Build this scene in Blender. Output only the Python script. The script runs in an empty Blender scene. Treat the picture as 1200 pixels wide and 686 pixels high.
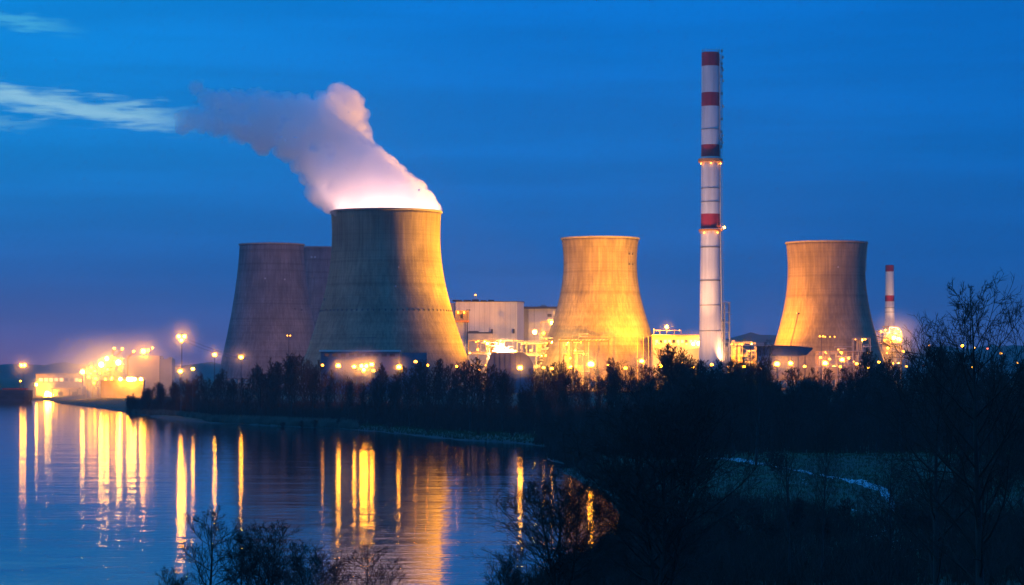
import bpy, math, random
import numpy as np
from mathutils import Vector, Matrix

random.seed(7)
scene = bpy.context.scene
COL = scene.collection
R = math.radians
F = 2800.0          # focal length in photo pixels (1200 wide)
EYE = 27.0          # eye height over the water
HZ = 432.0          # horizon row


def at(px, py, D):
    return Vector(((px - 600.0) / F * D, D, EYE + (HZ - py) * D / F))


def xs(px, D):
    return (px - 600.0) / F * D


def zs(py, D):
    return EYE + (HZ - py) * D / F


def lerp(a, b, t):
    return a + (b - a) * t


def interp(tab, x):
    if x <= tab[0][0]:
        return tab[0][1]
    for (x0, y0), (x1, y1) in zip(tab, tab[1:]):
        if x <= x1:
            return y0 + (y1 - y0) * (x - x0) / (x1 - x0)
    return tab[-1][1]


# ------------------------------------------------------------------ materials
def new_mat(name):
    m = bpy.data.materials.new(name)
    m.use_nodes = True
    return m, m.node_tree.nodes, m.node_tree.links, m.node_tree.nodes['Principled BSDF']


def mat(name, c1, c2=None, rough=0.8, scale=0.2, stretch=(1, 1, 1), bump=0.0, metal=0.0, contrast=(0.35, 0.65), detail=6):
    m, N, L, P = new_mat(name)
    P.inputs['Roughness'].default_value = rough
    P.inputs['Metallic'].default_value = metal
    if c2 is None:
        c2 = tuple(v * 0.75 for v in c1)
    tc = N.new('ShaderNodeTexCoord')
    mp = N.new('ShaderNodeMapping')
    mp.inputs['Scale'].default_value = stretch
    L.new(tc.outputs['Object'], mp.inputs['Vector'])
    nz = N.new('ShaderNodeTexNoise')
    nz.inputs['Scale'].default_value = scale
    nz.inputs['Detail'].default_value = detail
    L.new(mp.outputs['Vector'], nz.inputs['Vector'])
    cr = N.new('ShaderNodeValToRGB')
    cr.color_ramp.elements[0].position = contrast[0]
    cr.color_ramp.elements[1].position = contrast[1]
    cr.color_ramp.elements[0].color = (*c2, 1)
    cr.color_ramp.elements[1].color = (*c1, 1)
    L.new(nz.outputs['Fac'], cr.inputs['Fac'])
    L.new(cr.outputs['Color'], P.inputs['Base Color'])
    if bump:
        b = N.new('ShaderNodeBump')
        b.inputs['Strength'].default_value = bump
        L.new(nz.outputs['Fac'], b.inputs['Height'])
        L.new(b.outputs['Normal'], P.inputs['Normal'])
    return m


def emit(name, color, strength):
    m, N, L, P = new_mat(name)
    P.inputs['Base Color'].default_value = (0.8, 0.7, 0.5, 1)
    P.inputs['Emission Color'].default_value = (*color, 1)
    P.inputs['Emission Strength'].default_value = strength
    return m


def concrete_shell(name, c, rows):
    """weathered formwork concrete: lift rings, vertical run-off streaks, blotches"""
    m, N, L, P = new_mat(name)
    P.inputs['Roughness'].default_value = 0.92
    P.inputs['Specular IOR Level'].default_value = 0.2
    tc = N.new('ShaderNodeTexCoord')

    def noise(scale, st, detail=5):
        mp = N.new('ShaderNodeMapping')
        mp.inputs['Scale'].default_value = st
        L.new(tc.outputs['Object'], mp.inputs['Vector'])
        n = N.new('ShaderNodeTexNoise')
        n.inputs['Scale'].default_value = scale
        n.inputs['Detail'].default_value = detail
        L.new(mp.outputs['Vector'], n.inputs['Vector'])
        return n.outputs['Fac']

    def ramp(fac, p0, p1, v0, v1):
        r = N.new('ShaderNodeMapRange')
        r.inputs['From Min'].default_value = p0
        r.inputs['From Max'].default_value = p1
        r.inputs['To Min'].default_value = v0
        r.inputs['To Max'].default_value = v1
        L.new(fac, r.inputs['Value'])
        return r.outputs['Result']

    def mul(a, b):
        n = N.new('ShaderNodeMath')
        n.operation = 'MULTIPLY'
        L.new(a, n.inputs[0])
        L.new(b, n.inputs[1])
        return n.outputs[0]

    streak = ramp(noise(0.55, (1, 1, 0.03)), 0.35, 0.68, 0.70, 1.10)
    fine = ramp(noise(2.2, (1, 1, 0.012), 3), 0.3, 0.7, 0.86, 1.08)
    rings = ramp(noise(rows, (0.002, 0.002, 1), 4), 0.32, 0.5, 0.62, 1.0)
    rows2 = ramp(noise(0.75, (0.003, 0.003, 1), 2), 0.35, 0.6, 0.90, 1.04)
    blot = ramp(noise(0.05, (1, 1, 0.7)), 0.35, 0.7, 0.72, 1.12)
    f = mul(mul(mul(streak, rings), mul(blot, fine)), rows2)
    mx = N.new('ShaderNodeMix')
    mx.data_type = 'RGBA'
    mx.blend_type = 'MULTIPLY'
    mx.inputs[0].default_value = 1.0
    mx.inputs[6].default_value = (*c, 1)
    L.new(f, mx.inputs[7])
    L.new(mx.outputs[2], P.inputs['Base Color'])
    b = N.new('ShaderNodeBump')
    b.inputs['Strength'].default_value = 0.25
    b.inputs['Distance'].default_value = 0.6
    L.new(f, b.inputs['Height'])
    L.new(b.outputs['Normal'], P.inputs['Normal'])
    return m


M = {}
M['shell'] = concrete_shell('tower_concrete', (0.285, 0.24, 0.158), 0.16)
M['shell_dark'] = concrete_shell('dark_tower_concrete', (0.21, 0.19, 0.195), 0.2)  # darker, less yellow concrete for the two rear towers
M['rim'] = mat('rim_concrete', (0.30, 0.29, 0.28), (0.2, 0.19, 0.18), 0.9, 0.3)
M['dark_steel'] = mat('dark_steel', (0.06, 0.065, 0.08), None, 0.6, 0.5)
M['steel'] = mat('galvanised_steel', (0.42, 0.42, 0.42), (0.28, 0.28, 0.29), 0.5, 0.4)
M['yellow_steel'] = mat('ochre_painted_steel', (0.55, 0.36, 0.12), (0.40, 0.25, 0.09), 0.55, 0.4)
M['pipe'] = mat('insulated_pipe', (0.55, 0.53, 0.5), (0.36, 0.33, 0.3), 0.4, 0.6)
M['vessel'] = mat('process_vessel', (0.6, 0.56, 0.5), (0.4, 0.36, 0.31), 0.45, 0.3)
M['cladding'] = mat('white_cladding', (0.62, 0.60, 0.58), (0.50, 0.48, 0.46), 0.6, 0.08, (1, 1, 0.25))
M['cladding_grey'] = mat('grey_cladding', (0.34, 0.34, 0.36), (0.25, 0.25, 0.27), 0.6, 0.08, (1, 1, 0.25))
M['cream'] = mat('cream_render', (0.6, 0.52, 0.4), (0.46, 0.39, 0.3), 0.8, 0.1)
M['ochre'] = mat('ochre_render', (0.5, 0.4, 0.25), (0.36, 0.28, 0.17), 0.8, 0.15)
M['blue_roof'] = mat('blue_grey_roof', (0.10, 0.12, 0.18), (0.06, 0.08, 0.12), 0.55, 0.1)
M['roof'] = mat('dark_roofing', (0.06, 0.06, 0.065), None, 0.8, 0.2)
M['glass'] = mat('window_glass', (0.03, 0.04, 0.05), None, 0.1, 0.2)
M['hull'] = mat('dark_hull_paint', (0.05, 0.05, 0.075), (0.03, 0.028, 0.04), 0.6, 0.15, (1, 1, 3))
M['hull_red'] = mat('red_rail_paint', (0.35, 0.06, 0.04), None, 0.6, 0.3)
M['white_paint'] = mat('chimney_white', (0.74, 0.72, 0.70), (0.60, 0.57, 0.55), 0.6, 0.35, (1, 1, 0.05))
M['red_paint'] = mat('chimney_red', (0.42, 0.025, 0.03), (0.30, 0.018, 0.02), 0.6, 0.3, (1, 1, 0.08))
M['ring'] = mat('joint_ring', (0.22, 0.21, 0.2), None, 0.7, 0.3)
M['orange_paint'] = mat('orange_platform_paint', (0.7, 0.28, 0.04), (0.5, 0.19, 0.03), 0.6, 0.4)
M['bark'] = mat('bark', (0.055, 0.045, 0.038), (0.03, 0.025, 0.022), 0.95, 1.5, (1, 1, 0.3))
M['twigs'] = mat('bare_twigs', (0.068, 0.029, 0.019), (0.040, 0.018, 0.012), 0.95, 0.3)
M['reed'] = mat('dry_reed', (0.17, 0.14, 0.10), (0.09, 0.075, 0.055), 0.9, 0.12)
M['grass'] = mat('grass_blades', (0.045, 0.06, 0.016), (0.028, 0.036, 0.01), 0.9, 0.06)
M['path'] = mat('pale_wet_path', (0.38, 0.39, 0.40), (0.09, 0.09, 0.08), 0.5, 0.35, contrast=(0.3, 0.55))
M['snow'] = mat('old_snow', (0.62, 0.64, 0.66), (0.4, 0.41, 0.42), 0.7, 0.6)
M['hill'] = mat('wooded_hills', (0.035, 0.04, 0.03), (0.022, 0.026, 0.02), 0.95, 0.02)
SOD = (1.0, 0.32, 0.008)
M['sodium'] = emit('sodium_lens', SOD, 40)
M['sodium_dim'] = emit('dim_sodium_lens', SOD, 9)
M['sodium_strong'] = emit('strong_sodium_lens', (1.0, 0.34, 0.008), 150)
M['warm_white'] = emit('warm_white_lens', (1.0, 0.42, 0.03), 150)
M['red_lamp'] = emit('red_lens', (1.0, 0.08, 0.02), 12)
M['lit_window'] = emit('lit_window', (1.0, 0.5, 0.12), 3.0)


# ------------------------------------------------------------------ objects
def tag(o, label=None, cat=None, group=None, kind=None):
    if label:
        o['label'] = label
    if cat:
        o['category'] = cat
    if group:
        o['group'] = group
    if kind:
        o['kind'] = kind
    return o


def empty(name, loc, label, cat, group=None, rz=0.0):
    o = bpy.data.objects.new(name, None)
    COL.objects.link(o)
    o.location = loc
    o.rotation_euler = (0, 0, rz)
    o.empty_display_size = 1
    return tag(o, label, cat, group)


class MB:
    """mesh collector in the local space of its thing"""

    def __init__(self):
        self.v, self.f = [], []

    def add(self, vs, fs):
        b = len(self.v)
        self.v.extend([tuple(p) for p in vs])
        self.f.extend([tuple(i + b for i in q) for q in fs])

    def box(self, x0, x1, y0, y1, z0, z1):
        self.add([(x0, y0, z0), (x1, y0, z0), (x1, y1, z0), (x0, y1, z0), (x0, y0, z1), (x1, y0, z1), (x1, y1, z1), (x0, y1, z1)],
                 [(3, 2, 1, 0), (4, 5, 6, 7), (0, 1, 5, 4), (1, 2, 6, 5), (2, 3, 7, 6), (3, 0, 4, 7)])

    def prism(self, poly, z0, z1):
        n = len(poly)
        self.add([(x, y, z0) for x, y in poly] + [(x, y, z1) for x, y in poly],
                 [tuple(range(n))[::-1], tuple(range(n, 2 * n))] + [(i, (i + 1) % n, n + (i + 1) % n, n + i) for i in range(n)])

    def tube(self, a, b, r0, r1=None, k=6, cap=True):
        self.poly([a, b], [r0, r0 if r1 is None else r1], k, cap)

    def poly(self, pts, rs, k=5, cap=True):
        pts = [Vector(p) for p in pts]
        vs = []
        n = len(pts)
        for i, p in enumerate(pts):
            d = (pts[min(i + 1, n - 1)] - pts[max(i - 1, 0)])
            if d.length < 1e-9:
                d = Vector((0, 0, 1))
            d.normalize()
            ref = Vector((1, 0, 0)) if abs(d.x) < 0.8 else Vector((0, 1, 0))
            s = d.cross(ref).normalized()
            t = d.cross(s)
            for j in range(k):
                a = 2 * math.pi * j / k
                q = p + (s * math.cos(a) + t * math.sin(a)) * rs[i]
                vs.append((q.x, q.y, q.z))
        fs = []
        for i in range(n - 1):
            for j in range(k):
                j2 = (j + 1) % k
                fs.append((i * k + j, i * k + j2, (i + 1) * k + j2, (i + 1) * k + j))
        if cap:
            fs.append(tuple(range(k))[::-1])
            fs.append(tuple((n - 1) * k + j for j in range(k)))
        self.add(vs, fs)

    def lathe(self, prof, k=32, center=(0, 0), close=False):
        """prof: list of (r, z)"""
        vs = []
        for r, z in prof:
            for j in range(k):
                a = 2 * math.pi * j / k
                vs.append((center[0] + r * math.cos(a), center[1] + r * math.sin(a), z))
        fs = []
        n = len(prof)
        for i in range(n if close else n - 1):
            for j in range(k):
                j2 = (j + 1) % k
                i2 = (i + 1) % n
                fs.append((i * k + j, i * k + j2, i2 * k + j2, i2 * k + j))
        self.add(vs, fs)

    def ball(self, c, r, seg=10, rings=6, sz=1.0):
        vs, fs = [], []
        for i in range(rings + 1):
            th = math.pi * i / rings
            for j in range(seg):
                a = 2 * math.pi * j / seg
                vs.append((c[0] + r * math.sin(th) * math.cos(a), c[1] + r * math.sin(th) * math.sin(a), c[2] + r * sz * math.cos(th)))
        for i in range(rings):
            for j in range(seg):
                j2 = (j + 1) % seg
                fs.append((i * seg + j, (i + 1) * seg + j, (i + 1) * seg + j2, i * seg + j2))
        self.add(vs, fs)

    def mesh(self, name, m, smooth=False):
        me = bpy.data.meshes.new(name)
        me.from_pydata(self.v, [], self.f)
        me.validate()
        me.materials.append(m)
        if smooth:
            me.polygons.foreach_set('use_smooth', [True] * len(me.polygons))
        me.update()
        return me

    def build(self, name, m, parent=None, smooth=False):
        o = bpy.data.objects.new(name, self.mesh(name, m, smooth))
        COL.objects.link(o)
        o.parent = parent
        return o


def box_part(name, m, parent, *a):
    b = MB()
    b.box(*a)
    return b.build(name, m, parent)


def tube_part(name, m, parent, a, b, r0, r1=None, k=8):
    t = MB()
    t.tube(a, b, r0, r1, k)
    return t.build(name, m, parent, k > 8)


def lens(parent, x, y, z, r, m='sodium', name='lamp', sz=1.0):
    b = MB()
    b.ball((x, y, z), r, 8, 6, sz)
    return b.build(name, M[m], parent)


# ------------------------------------------------------------------ terrain
FAR_BANK = [(12, 813), (6, 854), (-19, 900), (-46, 995), (-76, 1065), (-112, 1120), (-148, 1181), (-192, 1300), (-229, 1426), (-262, 1560),
            (-300, 1680), (-345, 1840), (-374, 1938), (-409, 2043), (-470, 2075), (-1100, 2150), (-1900, 2200)]
NEAR_BANK = [(-1900, 120), (-600, 150), (-100, 195), (-25, 240), (4, 298), (11, 345), (17, 390), (20.5, 440), (21, 490), (18.5, 548), (13.5, 640), (12, 720)]
RIVER = np.array(NEAR_BANK + FAR_BANK, float)


def river_dist(X, Y):
    """signed distance to the shoreline: positive on land"""
    X = np.asarray(X, float)
    Y = np.asarray(Y, float)
    best = np.full(X.shape, 1e18)
    inside = np.zeros(X.shape, bool)
    n = len(RIVER)
    for i in range(n):
        x0, y0 = RIVER[i]
        x1, y1 = RIVER[(i + 1) % n]
        dx, dy = x1 - x0, y1 - y0
        t = np.clip(((X - x0) * dx + (Y - y0) * dy) / (dx * dx + dy * dy), 0, 1)
        d2 = (X - x0 - t * dx) ** 2 + (Y - y0 - t * dy) ** 2
        best = np.minimum(best, d2)
        c = ((y0 > Y) != (y1 > Y)) & (X < (x1 - x0) * (Y - y0) / ((y1 - y0) if abs(y1 - y0) > 1e-9 else 1e-9) + x0)
        inside ^= c
    d = np.sqrt(best)
    return np.where(inside, -d, d)


def sstep(a, b, x):
    t = np.clip((x - a) / (b - a), 0, 1)
    return t * t * (3 - 2 * t)


def height(X, Y):
    X = np.asarray(X, float)
    Y = np.asarray(Y, float)
    s = river_dist(X, Y)
    wob = (1.1 * np.sin(X * 0.21 + Y * 0.05) + 0.9 * np.sin(Y * 0.083 - X * 0.11 + 1.3) + 0.7 * np.sin(X * 0.47 - Y * 0.031)) * sstep(240, 700, Y) \
        + 2.0 * np.sin(Y * 0.021 + 0.7) * sstep(700, 1000, Y)
    s = s + wob
    near = np.interp(Y, [-90, 0, 30, 100, 200, 240], [28, 23.6, 19.5, 11.0, 2.6, 0.0]) * sstep(0, 30, s)
    right = (1 - sstep(850, 1150, Y)) * sstep(8, 80, s) * (3.2 + 1.6 * sstep(40, 140, X)) * sstep(150, 300, Y)
    far = sstep(700, 1000, Y) * (sstep(10, 60, s) * 2.2 + sstep(90, 260, s) * 3.0)
    bank = np.where(s > 0, 0.25 + 1.3 * sstep(0, 9, s), np.maximum(-3.0, s * 0.25))
    bumps = (0.25 * np.sin(X * 0.9 + 1.1 * np.sin(Y * 0.17)) * np.sin(Y * 0.23 + X * 0.05) + 0.5 * np.sin(X * 0.13 + 2) * np.sin(Y * 0.037)) * sstep(6, 40, s) * (1 - sstep(1300, 1700, Y))
    h = bank + near + right + far + bumps
    return h


def gz(x, y):
    return float(height(np.array([x]), np.array([y]))[0])


def build_ground():
    u = np.concatenate([np.linspace(-1.6, -0.30, 40, endpoint=False), np.linspace(-0.30, 0.27, 430, endpoint=False), np.linspace(0.27, 1.6, 40)])
    yy = np.concatenate([np.linspace(-90, 240, 40, endpoint=False), np.linspace(240, 1250, 330, endpoint=False), np.linspace(1250, 2300, 130, endpoint=False),
                         np.geomspace(2300, 7400, 30)])
    U, Y = np.meshgrid(u, yy)
    X = U * (Y + 150)
    Z = height(X, Y)
    n, m = len(yy), len(u)
    verts = np.stack([X, Y, Z], -1).reshape(-1, 3)
    ii, jj = np.meshgrid(np.arange(n - 1), np.arange(m - 1), indexing='ij')
    a = (ii * m + jj).ravel()
    faces = np.stack([a, a + 1, a + m + 1, a + m], -1)
    me = bpy.data.meshes.new('ground')
    me.vertices.add(len(verts))
    me.vertices.foreach_set('co', verts.ravel())
    me.loops.add(faces.size)
    me.loops.foreach_set('vertex_index', faces.ravel().astype(np.int32))
    me.polygons.add(len(faces))
    me.polygons.foreach_set('loop_start', np.arange(0, faces.size, 4, dtype=np.int32))
    me.polygons.foreach_set('use_smooth', np.ones(len(faces), bool))
    me.update(calc_edges=True)
    me.validate()
    o = bpy.data.objects.new('ground', me)
    COL.objects.link(o)
    m_, N, L, P = new_mat('rough_grassland')
    P.inputs['Roughness'].default_value = 0.95
    tc = N.new('ShaderNodeTexCoord')

    def noise(sc, det=6):
        nz = N.new('ShaderNodeTexNoise')
        nz.inputs['Scale'].default_value = sc
        nz.inputs['Detail'].default_value = det
        L.new(tc.outputs['Object'], nz.inputs['Vector'])
        return nz.outputs['Fac']

    def mix(fac, p0, p1, a, b):
        r = N.new('ShaderNodeMapRange')
        r.inputs['From Min'].default_value = p0
        r.inputs['From Max'].default_value = p1
        L.new(fac, r.inputs['Value'])
        x = N.new('ShaderNodeMix')
        x.data_type = 'RGBA'
        L.new(r.outputs['Result'], x.inputs[0])
        for k, c in ((6, a), (7, b)):
            if isinstance(c, tuple):
                x.inputs[k].default_value = (*c, 1)
            else:
                L.new(c, x.inputs[k])
        return x.outputs[2]
    c = mix(noise(0.035), 0.42, 0.58, (0.038, 0.065, 0.02), (0.06, 0.045, 0.022))
    c = mix(noise(0.5), 0.45, 0.7, c, (0.035, 0.045, 0.02))
    sx = N.new('ShaderNodeSeparateXYZ')
    L.new(tc.outputs['Object'], sx.inputs[0])
    c = mix(sx.outputs['Z'], 0.5, 1.1, (0.05, 0.042, 0.032), c)
    L.new(c, P.inputs['Base Color'])
    b = N.new('ShaderNodeBump')
    b.inputs['Strength'].default_value = 0.8
    b.inputs['Distance'].default_value = 0.5
    L.new(noise(1.1), b.inputs['Height'])
    L.new(b.outputs['Normal'], P.inputs['Normal'])
    me.materials.append(m_)
    tag(o, 'dark grassy banks and flat land around the river', 'ground', None, 'structure')


build_ground()


def build_water():
    b = MB()
    b.add([(-3600, -60, 0), (1500, -60, 0), (1500, 2600, 0), (-3600, 2600, 0)], [(0, 1, 2, 3)])
    m_, N, L, P = new_mat('river_water')
    P.inputs['Base Color'].default_value = (0.004, 0.012, 0.02, 1)
    P.inputs['Roughness'].default_value = 0.048
    P.inputs['IOR'].default_value = 1.31
    tc = N.new('ShaderNodeTexCoord')
    h = None
    for sc, st, amp in ((0.024, (.5, 1.6, 1), 1.1), (0.06, (1, 1.8, 1), 0.6), (0.30, (1, 1.6, 1), 0.30), (1.1, (1, 1.2, 1), 0.05)):
        mp = N.new('ShaderNodeMapping')
        mp.inputs['Scale'].default_value = st
        mp.inputs['Rotation'].default_value = (0, 0, 0.2)
        L.new(tc.outputs['Object'], mp.inputs['Vector'])
        nz = N.new('ShaderNodeTexNoise')
        nz.inputs['Scale'].default_value = sc
        nz.inputs['Detail'].default_value = 3
        L.new(mp.outputs['Vector'], nz.inputs['Vector'])
        k = N.new('ShaderNodeMath')
        k.operation = 'MULTIPLY_ADD'
        k.inputs[1].default_value = amp
        if h is None:
            k.inputs[2].default_value = 0
        else:
            L.new(h, k.inputs[2])
        L.new(nz.outputs['Fac'], k.inputs[0])
        h = k.outputs[0]
    bp = N.new('ShaderNodeBump')
    bp.inputs['Strength'].default_value = 1.0
    bp.inputs['Distance'].default_value = 0.13
    L.new(h, bp.inputs['Height'])
    L.new(bp.outputs['Normal'], P.inputs['Normal'])
    o = b.build('water', m_)
    tag(o, 'calm river mirroring the lamps and the towers', 'river', None, 'structure')


build_water()


def hills():
    b = MB()
    prof = [(-700, 424), (-200, 422), (0, 427), (240, 427), (500, 420), (700, 416), (830, 402), (862, 396), (880, 391), (900, 390), (925, 396), (1000, 404),
            (1100, 408), (1250, 402), (1500, 410), (2200, 418)]
    D = 5600
    n = 260
    rng = random.Random(3)
    vs, fs = [], []
    for i in range(n):
        px = -900 + 3200 * i / (n - 1)
        top = zs(interp(prof, px), D) + rng.uniform(-3, 3) + 3 * math.sin(px * 0.11)
        x = xs(px, D)
        for dy, k in ((-500, -0.05), (-260, 0.45), (-110, 0.8), (0, 1.0), (160, 0.85), (700, -0.05)):
            vs.append((x * (1 + dy / D), D + dy + rng.uniform(-20, 20), max(-2, top * k + rng.uniform(-2, 2))))
    for i in range(n - 1):
        for j in range(5):
            fs.append((i * 6 + j, (i + 1) * 6 + j, (i + 1) * 6 + j + 1, i * 6 + j + 1))
    b.add(vs, fs)
    tag(b.build('hills', M['hill'], None, True), 'low wooded hills along the horizon', 'hills', None, 'structure')


hills()


# ------------------------------------------------------------------ cooling towers
def port_mesh():
    b = MB()
    b.box(-0.6, 0.6, -0.4, 0.4, -0.8, 0.8)
    return b.mesh('port', M['dark_steel'])


PORT = port_mesh()


def cooling_tower(label, cx, D, y0, a, bpx, ytop, matname, group=None, ports=None, fittings=()):
    m = D / F
    X = xs(cx, D)
    g = gz(X, D)
    z0, am, bm, zt = zs(y0, D) - g, a * m, bpx * m, zs(ytop, D) - g
    root = empty('cooling_tower', (X, D, g), label, 'cooling tower', group)

    def r(z):
        return am * math.sqrt(1 + ((z - z0) / bm) ** 2)
    zb = 9.0
    n = 64
    prof = [(r(zb + (zt - zb) * i / n), zb + (zt - zb) * i / n) for i in range(n + 1)]
    inner = [(rr - 0.9, z) for rr, z in prof[::-1]]
    b = MB()
    b.lathe(prof + inner, 144, close=True)
    b.build('shell', M[matname], root, True)
    b = MB()
    rt = r(zt)
    b.lathe([(rt - 1.2, zt + 0.004), (rt + 0.9, zt + 0.004), (rt + 1.1, zt + 0.5), (rt + 1.1, zt + 1.5), (rt - 1.2, zt + 1.5)], 144, close=True)
    b.build('rim', M['rim'], root)
    b = MB()
    rb = r(zb)
    for k in range(44):
        for s in (-1, 1):
            a0 = 2 * math.pi * k / 44
            a1 = a0 + s * math.pi / 44
            b.tube(((rb + 4.5) * math.cos(a0), (rb + 4.5) * math.sin(a0), -0.5), ((rb - 0.4) * math.cos(a1), (rb - 0.4) * math.sin(a1), zb + 0.3), 0.55, k=6)
    b.build('leg_frame', M['rim'], root)
    b = MB()
    b.lathe([(rb + 7, -1.0), (rb + 7, 1.6), (rb + 6.2, 1.6), (rb + 6.2, -1.0)], 96, close=True)
    b.build('basin', M['rim'], root)
    if ports:
        z = zs(ports, D) - g
        for k in range(34):
            an = math.pi * (1.04 + 0.92 * k / 33)
            o = bpy.data.objects.new('port', PORT)
            COL.objects.link(o)
            o.parent = root
            o.location = ((r(z) + 0.05) * math.cos(an), (r(z) + 0.05) * math.sin(an), z)
            o.rotation_euler = (0, 0, an + math.pi / 2)
    for (nm, px, py, w, h) in fittings:
        # small hatches and aviation-light brackets standing on the shell towards the river
        z = zs(py, D) - g
        dx = (px - cx) * m
        rr = r(z)
        yy = -math.sqrt(max(0.0, rr * rr - dx * dx))
        an = math.atan2(yy, dx)
        o = MB()
        o.box(-w / 2, w / 2, -0.6, 0.5, -h / 2, h / 2)
        q = o.build(nm, M['steel'] if nm == 'lamp_bracket' else M['dark_steel'], root)
        q.location = (dx, yy, z)
        q.rotation_euler = (0, 0, an + math.pi / 2)
    return root, r, g, zt


T_MAIN, r_main, g_main, zt_main = cooling_tower(
    'big cooling tower with steam rising from it, half lit orange', 452.5, 2000, 275, 63.3, 127.5, 250, 'shell', 'cooling towers', 365,
    (('lamp_bracket', 467, 338, 1.2, 1.4), ('lamp_bracket', 470, 316, 1.0, 1.0), ('hatch', 382, 352, 2.4, 2.0), ('hatch', 385, 364, 1.6, 1.6)))
cooling_tower('shorter cooling tower glowing yellow orange all over beside the tall striped chimney', 703.3, 2200, 308, 43, 84, 281, 'shell', 'cooling towers', None,
              (('hatch', 736, 299, 1.6, 1.4), ('hatch', 740, 299, 1.2, 1.4), ('hatch', 736, 311, 1.6, 1.4), ('hatch', 740, 311, 1.4, 1.4), ('hatch', 662, 311, 1.2, 1)))
t4, r4, g4, zt4 = cooling_tower('cooling tower with one orange flank beside the short striped chimney', 968.5, 2300, 315, 45.2, 98, 286, 'shell', 'cooling towers', None,
                                (('lamp_bracket', 976, 315, 1.2, 1.4), ('lamp_bracket', 930, 368, 1.4, 1.4)))
# ladder run up the far shoulder of that tower
b = MB()
for k in range(40):
    z = zt4 + 1 - k * 0.7
    an = -0.05
    b.box((r4(z) + 0.1) * math.cos(an), (r4(z) + 1.2) * math.cos(an), -1.6, 1.6, z - 0.16, z + 0.16)
b.build('ladder', M['yellow_steel'], t4)
cooling_tower('dull purple brown cooling tower standing whole behind the steaming one', 318.5, 2500, 266, 37, 128, 288, 'shell_dark', 'cooling towers', None,
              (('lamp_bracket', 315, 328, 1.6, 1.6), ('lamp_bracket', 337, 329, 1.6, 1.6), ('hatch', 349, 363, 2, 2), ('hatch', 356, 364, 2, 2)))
cooling_tower('purple brown cooling tower mostly hidden between two other towers', 373, 2720, 285, 33.5, 110, 292, 'shell_dark', 'cooling towers', None,
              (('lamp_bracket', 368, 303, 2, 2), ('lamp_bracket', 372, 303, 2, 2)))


# ------------------------------------------------------------------ chimneys
def chimney(name, label, cx, D, stops, bands, ytop, platforms, rings):
    m = D / F
    X = xs(cx, D)
    g = gz(X, D)
    root = empty(name, (X, D, g), label, 'chimney')

    def rad(z):
        return interp(stops_m, z)
    stops_m = sorted([(zs(y, D) - g, w * m) for y, w in stops])
    ys = [ytop] + [y for y, _ in bands]
    for (yb, kind), yt in zip(bands, ys):
        z1, z0 = zs(yt, D) - g, zs(yb, D) - g
        z0 = max(z0, 0.0)
        b = MB()
        n = 8
        prof = [(rad(z0 + (z1 - z0) * i / n), z0 + (z1 - z0) * i / n) for i in range(n + 1)]
        b.lathe(prof, 40)
        b.build(kind + '_band', M[kind + '_paint'], root, True)
    z1 = zs(ytop, D) - g
    b = MB()
    b.lathe([(rad(z1) - 0.004, z1), (rad(z1) - 0.8, z1), (rad(z1) - 0.8, z1 - 12), (0.01, z1 - 12)], 40)
    b.build('flue_lip', M['roof'], root)
    for yp, k, hgt in platforms:
        z = zs(yp, D) - g
        ro = rad(z)
        b = MB()
        b.lathe([(ro + 0.01, z), (ro + k, z), (ro + k, z + 0.35), (ro + 0.01, z + 0.35)], 32, close=True)
        b.lathe([(ro + k - 0.15, z + 0.36), (ro + k, z + 0.36), (ro + k, z + hgt), (ro + k - 0.15, z + hgt)], 32, close=True)
        for j in range(16):
            an = 2 * math.pi * j / 16
            b.tube(((ro + 0.1) * math.cos(an), (ro + 0.1) * math.sin(an), z - 2.4), ((ro + k - 0.1) * math.cos(an), (ro + k - 0.1) * math.sin(an), z - 0.02), 0.14, k=4)
        b.build('platform', M['orange_paint'], root)
    for yr, h in rings:
        z = zs(yr, D) - g
        b = MB()
        b.lathe([(rad(z) + 0.02, z - h), (rad(z) + 0.25, z - h), (rad(z) + 0.25, z + h), (rad(z) + 0.02, z + h)], 40, close=True)
        b.build('joint_ring', M['ring'], root)
    return root, rad, g, m


ch, crad, cg, cm = chimney('tall_chimney', 'very tall white chimney with red bands and orange platforms', 832.5, 2050,
                           [(60, 10.3), (185, 10.8), (270, 11.2), (400, 13.2), (470, 14.5)],
                           [(78, 'red'), (109, 'white'), (125, 'red'), (170, 'white'), (184, 'red'), (251, 'white'), (268, 'red'), (480, 'white')], 62,
                           [(190, 2.6, 2.6), (271, 1.8, 1.5)], [(152, 0.25), (221, 0.3), (237, 0.3), (290, 0.55), (329, 0.6), (358, 0.3), (388, 0.3)])
zt = zs(62, 2050) - cg
b = MB()
for j in range(14):
    an = 2 * math.pi * j / 14
    rr = crad(zt) - 0.3
    b.tube((rr * math.cos(an), rr * math.sin(an), zt - 0.2), (rr * math.cos(an), rr * math.sin(an), zt + (2.6 if j % 3 else 3.6)), 0.16, k=4)
b.lathe([(rr - .12, zt + 1.7), (rr + .12, zt + 1.7), (rr + .12, zt + 1.95), (rr - .12, zt + 1.95)], 28, close=True)
b.build('crown_railing', M['steel'], ch)
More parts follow.
